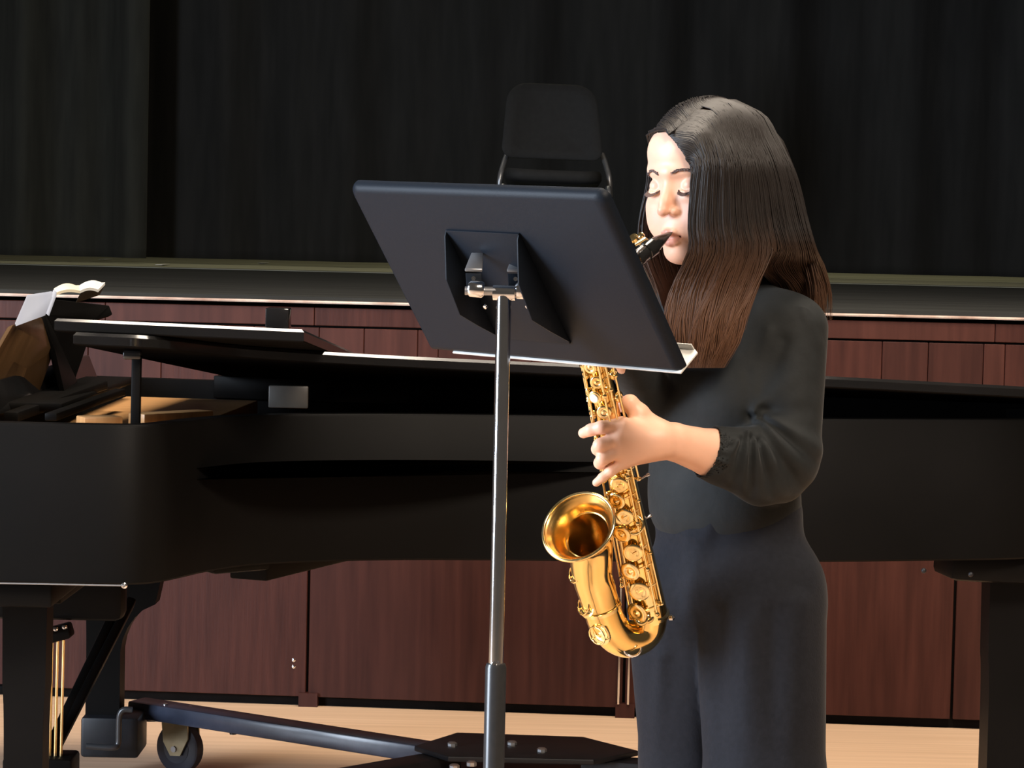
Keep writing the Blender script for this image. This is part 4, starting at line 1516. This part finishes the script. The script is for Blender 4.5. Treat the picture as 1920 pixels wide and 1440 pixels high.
def smooth(v, f, it):
    """a few rounds of neighbour averaging"""
    for _ in range(it):
        acc_ = np.zeros_like(v); n_ = np.zeros(len(v))
        for k in range(4):
            a, b = f[:, k], f[:, (k + 1) % 4]
            np.add.at(acc_, a, v[b]); np.add.at(n_, a, 1)
        v = 0.4 * v + 0.6 * acc_ / np.maximum(n_, 1)[:, None]
    return v


wv = smooth(wv, wf, 4)


def project(v):
    d = (np.asarray(v) - CAMn) @ RMn
    return np.stack([960 + F_PX * d[:, 0] / -d[:, 2], 720 - F_PX * d[:, 1] / -d[:, 2]], 1)


def vnormals(v, f):
    n = np.zeros_like(v)
    fn = np.cross(v[f[:, 2]] - v[f[:, 0]], v[f[:, 3]] - v[f[:, 1]])
    for k in range(4):
        np.add.at(n, f[:, k], fn)
    return n / (np.linalg.norm(n, axis=1)[:, None] + 1e-12)


def folds(v, f, lines, ymax):
    """cloth folds: ridges (+) and valleys (-) along curved lines on the side of the near sleeve"""
    q = project(v)
    n = vnormals(v, f)
    side = np.clip(-n[:, 1] * 1.6 + 0.35, 0, 1) * (v[:, 1] < ymax)
    disp = np.zeros(len(v))
    for (x0, y0, x1, y1, amp, w0, w1) in lines:
        a = np.array([x0, y0], float); b = np.array([x1, y1], float)
        ab = b - a
        t = ((q - a) @ ab) / (ab @ ab)
        tc = np.clip(t, 0, 1)
        d = np.linalg.norm(q - a - tc[:, None] * ab, axis=1)
        w = w0 + (w1 - w0) * tc
        disp += 1.3 * amp * np.exp(-(d / w) ** 2) * (1 - 0.75 * tc)
    return v + n * (disp * side)[:, None]


SLEEVE = [(1330, 815, 1362, 812, 0.003, 5, 5), (1334, 838, 1366, 842, 0.003, 5, 6), (1342, 862, 1370, 870, 0.003, 5, 6), (1332, 826, 1364, 828, -0.003, 4, 5), (1338, 850, 1368, 857, -0.003, 4, 5),
          (1416, 772, 1540, 842, 0.008, 9, 16), (1420, 786, 1530, 905, 0.007, 8, 16), (1414, 770, 1470, 715, 0.006, 9, 18), (1402, 815, 1392, 925, 0.006, 7, 9),
          (1380, 830, 1350, 890, 0.005, 7, 6), (1414, 830, 1425, 930, 0.006, 7, 10), (1432, 835, 1470, 925, 0.005, 7, 12), (1415, 760, 1408, 660, 0.0025, 10, 16),
          (1412, 778, 1436, 780, -0.006, 12, 9), (1430, 784, 1535, 868, -0.006, 8, 10), (1420, 768, 1510, 770, -0.005, 9, 16), (1395, 822, 1372, 910, -0.006, 6, 7),
          (1408, 822, 1408, 925, -0.006, 5, 7), (1424, 825, 1448, 930, -0.006, 6, 8), (1428, 800, 1500, 915, -0.006, 7, 10), (1404, 700, 1412, 770, -0.002, 12, 12),
          (1440, 620, 1420, 690, 0.003, 12, 14), (1500, 560, 1530, 640, 0.003, 8, 10), (1365, 835, 1335, 850, -0.003, 6, 6), (1470, 640, 1440, 740, -0.003, 12, 14)]
wv = folds(wv, wf, SLEEVE, 3.92)
blouse = np_mesh('blouse', wv, wf, M_blouse, person)


def build_trousers():
    f = Field((-0.02, 3.68, 0.05), (0.62, 4.34, 1.02), 0.0042)
    f.ell(Bd(0.0, 0.0, 0.975), (0.124, 0.096, 0.07), RB, 0.03)
    f.ell(Bd(0.012, -0.008, 0.865), (0.148, 0.104, 0.10), RB, 0.05)
    f.ell(Bd(0.01, -0.030, 0.83), (0.135, 0.098, 0.10), RB, 0.04)
    k1 = A((at(1430, 1440, 3.93).x, 3.93, 0.0)); k2 = A((at(1304, 1440, 4.09).x, 4.09, 0.0))
    for kx, hip, s in ((k1, Bd(0.072, 0.0, 0.82), 1), (k2, Bd(-0.055, 0.01, 0.82), -1)):
        kn = kx + A((0.004, 0.005, 0.58))
        an = kx + A((0.0, 0.05, 0.06))
        f.cone(hip, kn, 0.098, 0.090, 0.010)
        f.cone(kn, an, 0.091, 0.104, 0.01)
    sl, X, Y, Z = f.block((-1, 3, 0.97), (1, 5, 1.1), 0)
    f.F[sl] = np.maximum(f.F[sl], (Z - 1.0).astype(np.float32) + 0 * X + 0 * Y)
    return f.mesh()


tv, tf = build_trousers()
tv = folds(tv, tf, [(1300, 1010, 1310, 1440, 0.006, 22, 26), (1345, 1150, 1350, 1460, -0.006, 18, 22), (1400, 1180, 1395, 1460, 0.005, 20, 24), (1450, 1150, 1450, 1460, -0.005, 20, 26),
                    (1500, 1130, 1495, 1460, 0.004, 20, 24), (1340, 960, 1300, 1100, 0.004, 14, 20), (1240, 1230, 1228, 1460, 0.004, 14, 16)], 4.2)
np_mesh('trousers', tv, tf, M_trouser, person)
for kx, ky in ((at(1430, 1440, 3.93).x, 3.93), (at(1304, 1440, 4.09).x, 4.09)):
    c = A((kx, ky + 0.03, 0.0))
    ff = Field(c + A((-0.22, -0.22, 0.0)), c + A((0.15, 0.15, 0.12)), 0.004)
    ff.cone(c + A((0.02, 0.02, 0.034)), c + A((-0.09, -0.1, 0.026)), 0.034, 0.026, 0.01)
    ff.cone(c + A((0.02, 0.02, 0.04)), c + A((0.02, 0.02, 0.09)), 0.034, 0.034, 0.02)
    sv, sf = ff.mesh()
    sv[:, 2] = np.maximum(sv[:, 2], 0.002)
    np_mesh('shoe', sv, sf, M_shoe, person)

# ------------------------------------------------------------------ hair
def row_interp(rows, y):
    ys = [r[0] for r in rows]
    for i in range(len(rows) - 1):
        if y <= rows[i + 1][0]:
            t = (y - ys[i]) / (ys[i + 1] - ys[i])
            t = max(0, t)
            return [a + (b - a) * t for a, b in zip(rows[i][1:], rows[i + 1][1:])]
    return list(rows[-1][1:])


def near_depth(t, y):
    base = 3.972 - 0.115 * math.cos((t - 0.25) * math.pi / 1.6) - 0.012 * max(0, 1 - t / 0.25)
    if y < 300:                      # closing in over the crown
        base += (300 - y) / 110.0 * 0.075 * (1 - 0.3 * t)
    return base


def strand_near(t, lay, j):
    """t 0..1 from the face edge to the back silhouette; lay = how deep in the mass"""
    v_ = max(0.0, (t - 0.14) / 0.86)
    if t < 0.14:                     # along the hairline beside the brow
        h_ = t / 0.14
        px0, py0 = 1295 - 47 * h_, 308 - 64 * h_ ** 0.75
        d0 = 3.868 + 0.02 * h_
    else:                            # along the parting
        px0 = 1248 + 132 * v_ ** 0.9
        py0 = 244 - 57 * math.sin(min(1, v_ * 1.3) * math.pi / 2)
        d0 = 3.888 + 0.10 * v_
    pts = [(px0, py0 + 4 * lay, d0 + 0.01)]
    #       y    x0    x1
    rows = [(215, 1262, 1432), (250, 1283, 1455), (300, 1298, 1480), (350, 1293, 1497), (420, 1286, 1513), (470, 1290, 1526)]
    for i_, r in enumerate(rows):
        yy = r[0] - (26 * (1 - abs(2 * t - 1)) if r[0] == 215 else 0)
        yy = max(yy, py0 + 5 + i_ * 6)
        tt = t + j * 0.02
        x = max(r[1] + (r[2] - r[1]) * tt, px0 + 1 + i_)
        cx = 1395
        x = x + (cx - x) * 0.10 * lay
        pts.append((x, yy, near_depth(t, r[0]) + 0.022 * lay))
    if t < 0.66:
        u = t / 0.66
        w = 1 + 0.1 * j
        for yy, xa_, xb_, dd in ((530, 1268, 1425, 3.868), (590, 1252, 1398, 3.858), (640, 1250, 1378, 3.852), (690, 1262, 1352, 3.850)):
            x = xa_ + (xb_ - xa_) * u + 5 * math.sin(yy * 0.03 + t * 40) + j * 5
            pts.append((x, yy, dd + 0.028 * abs(u - 0.45) + 0.02 * lay + 0.012 * (1 - u)))
    else:
        u = (t - 0.66) / 0.34
        for yy, xa_, xb_, da, db in ((500, 1425, 1538, 3.93, 4.02), (545, 1462, 1546, 4.0, 4.05), (600, 1478, 1542, 4.07, 4.09)):
            x = xa_ + (xb_ - xa_) * u + j * 6
            pts.append((x, yy, da + (db - da) * u + 0.015 * lay))
    return pts


def strand_far(t, lay, j):
    """t 0..1 from the back silhouette round to the far edge of the face"""
    px0 = 1375 - 130 * t ** 1.1
    py0 = 243 - 56 * math.sin(min(1, (1 - t) * 1.25 + 0.02) * math.pi / 2) + 2
    d0 = 3.992 - 0.10 * t
    pts = [(px0 + 9, py0 + 8 + 4 * lay, d0 - 0.012), (px0, py0 + 4 * lay, d0 + 0.012)]
    rows = [(250, 1455, 1228), (300, 1480, 1217), (350, 1497, 1211), (420, 1513, 1196), (480, 1526, 1200), (540, 1540, 1222), (595, 1538, 1240)]
    for r in rows:
        if r[0] < py0 + 8:
            continue
        tt = t + j * 0.02
        x = r[1] + (r[2] - r[1]) * tt
        x += (1360 - x) * 0.08 * lay
        dep = 3.985 + 0.025 * t + 0.115 * math.sin(math.pi * min(1, t * 0.98)) * (0.75 if r[0] < 260 else 1)
        if r[0] > 470:
            dep += 0.03 * math.sin(math.pi * t)
        pts.append((x, r[0], dep - 0.02 * lay * math.sin(math.pi * t)))
    return pts


def cat_np(pts, n):
    P_ = np.asarray(pts, float)
    P_ = np.vstack([2 * P_[0] - P_[1], P_, 2 * P_[-1] - P_[-2]])
    segs = len(P_) - 3
    u = np.linspace(0, segs, n)
    i = np.minimum(u.astype(int), segs - 1)
    t = (u - i)[:, None]
    a, b, c, d = P_[i], P_[i + 1], P_[i + 2], P_[i + 3]
    return 0.5 * (2 * b + (c - a) * t + (2 * a - 5 * b + 4 * c - d) * t ** 2 + (3 * b - a - 3 * c + d) * t ** 3)


RMn = np.array(RM)
CAMn = np.array(CAM)


def at_np(q):
    d = np.stack([(q[:, 0] - 960) / F_PX, -(q[:, 1] - 720) / F_PX, -np.ones(len(q))], 1) @ RMn.T
    return CAMn + d * (q[:, 2] / d[:, 1])[:, None]


def hair_color(y, j, near_f):
    dark = np.array([0.0125, 0.0095, 0.0085])
    brown = np.array([0.120, 0.056, 0.029])
    k = np.clip((y - 395 - 45 * j) / 190.0, 0, 1) ** 1.1
    k = k * (0.75 + 0.35 * j)
    return dark * (1 - k)[:, None] + brown * k[:, None]


allv, allf, allc = [], [], []
off = 0
NS = 22
SIDES = 4


def push(w, clear, along=False):
    """keep hair outside the skull, the brow and the blouse"""
    w = w.copy()
    for c_, r_, R_, sc_ in ((Hd(0, -0.014, 0.030), (0.073, 0.092, 0.084), RH, HS), (Hd(0, 0.048, 0.046), (0.056, 0.040, 0.042), RH, HS)):
        rr_ = np.array(r_) * sc_ + np.reshape(clear, (-1, 1)) * np.ones((1, 3))
        q_ = (w - c_) @ R_
        k_ = np.linalg.norm(q_ / rr_, axis=1)
        m_ = (k_ < 1) & (k_ > 0.05)
        if along:
            d_ = (CAMn - w)
            d_ /= np.linalg.norm(d_, axis=1)[:, None]
            qq, dd = q_ / rr_, (d_ @ R_) / rr_
            a2, b2, c2 = (dd * dd).sum(1), (qq * dd).sum(1), (qq * qq).sum(1) - 1
            s_ = (-b2 + np.sqrt(np.maximum(b2 * b2 - a2 * c2, 0))) / a2
            w[m_] = (w + d_ * s_[:, None])[m_]
            continue
        out = c_ + (q_ / np.maximum(k_, 0.05)[:, None]) @ R_.T
        w[m_] = out[m_]
    return w


def emit(q, r, j, lay=0.5, along=False):
    global off
    w = push(at_np(q), 0.005 + 0.010 * (1 - lay) * np.clip(np.linspace(0.1, 2.2, len(q)), 0, 1), along)
    tg = np.gradient(w, axis=0)
    tg /= np.linalg.norm(tg, axis=1)[:, None] + 1e-9
    a = np.cross(tg, A((0.2, 0.97, 0.1)))
    a /= np.linalg.norm(a, axis=1)[:, None] + 1e-9
    b = np.cross(tg, a)
    s = np.linspace(0, 1, NS)
    rad_ = r * np.clip(np.minimum(0.6 + s * 3, (1 - s) * 6), 0.12, 1)
    ring = []
    for k in range(SIDES):
        an = 2 * math.pi * k / SIDES
        ring.append(w + (a * math.cos(an) * 1.5 + b * math.sin(an) * 0.7) * rad_[:, None])
    v = np.stack(ring, 1).reshape(-1, 3)
    col = np.repeat(hair_color(q[:, 1], j, 1), SIDES, 0)
    i = np.arange(NS - 1)[:, None] * SIDES
    k = np.arange(SIDES)[None, :]
    k2 = (k + 1) % SIDES
    f = np.stack([i + k, i + k2, i + SIDES + k2, i + SIDES + k], -1).reshape(-1, 4) + off
    allv.append(v); allf.append(f); allc.append(col)
    off += len(v)


N_near, N_far = 4200, 1500
for n in range(N_near):
    t = (n + random.random()) / N_near
    # clump
    lay = random.random() ** 1.5
    j = random.gauss(0, 0.55) * 0.6
    pts = strand_near(t, lay * 0.9, j)
    ln = random.uniform(0.86, 1.0)
    q = cat_np(pts, NS)
    q = q if ln > 0.97 else cat_np(q[:max(6, int(NS * ln))], NS)
    ph = random.uniform(0, 6.28)
    s = np.linspace(0, 1, NS)
    q[:, 0] += np.sin(s * 7 + ph) * 3.0 * s + random.gauss(0, 2.0) * s
    q[:, 2] += np.sin(s * 6 + ph * 1.7) * 0.0025 * s
    emit(q, random.uniform(0.0004, 0.0009), abs(j) + random.random() * 0.5, lay, t < 0.45)
for n in range(N_far):
    t = (n + random.random()) / N_far
    lay = random.random() ** 1.5
    j = random.gauss(0, 0.4)
    q = cat_np(strand_far(t, lay * 0.9, j), NS)
    ln = random.uniform(0.85, 1.0)
    q = cat_np(q[:max(6, int(NS * ln))], NS)
    s = np.linspace(0, 1, NS)
    q[:, 0] += np.sin(s * 7 + random.uniform(0, 6.28)) * 2.5 * s
    emit(q, random.uniform(0.0005, 0.0010), abs(j) + random.random() * 0.5, lay)
# a few loose flyaway strands at the back
for n in range(170):
    t = random.uniform(0.7, 1.0)
    q = cat_np(strand_near(t, 0, 0), NS)
    s = np.linspace(0, 1, NS)
    q[:, 0] += random.uniform(-4, 24) * s ** 2
    emit(q, 0.0005, 0.9)
# inner mass: a solid sheet just under the strands
def sheet_mass(fn, nt, lay, along=False):
    global off
    rows_ = []
    for i in range(nt):
        t = i / (nt - 1)
        rows_.append(cat_np(fn(t, lay, 0), NS))
    Q = np.array(rows_)
    w = push(at_np(Q.reshape(-1, 3)), np.full(Q.shape[0] * NS, 0.0035), along)
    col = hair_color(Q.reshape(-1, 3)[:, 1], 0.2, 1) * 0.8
    i = np.arange(nt - 1)[:, None] * NS
    k = np.arange(NS - 1)[None, :]
    f = np.stack([i + k, i + k + 1, i + NS + k + 1, i + NS + k], -1).reshape(-1, 4) + off
    allv.append(w); allf.append(f); allc.append(col)
    off += len(w)


sheet_mass(lambda t, l, j: strand_near(t * 0.45, l, j), 40, 0.8, True)
sheet_mass(lambda t, l, j: strand_near(0.44 + t * 0.215, l, j), 24, 0.8)
sheet_mass(lambda t, l, j: strand_near(0.665 + t * 0.335, l, j), 24, 0.8)
sheet_mass(strand_far, 40, 0.9)
hv, hfa, hc = np.concatenate(allv), np.concatenate(allf), np.concatenate(allc)
hair = np_mesh('hair', hv, hfa, M_hair, person)
if len(hair.data.vertices) == len(hc):
    color_attr(hair.data, 'hair_col', hc)
hair['label'] = 'long dark hair fading to brown ends'
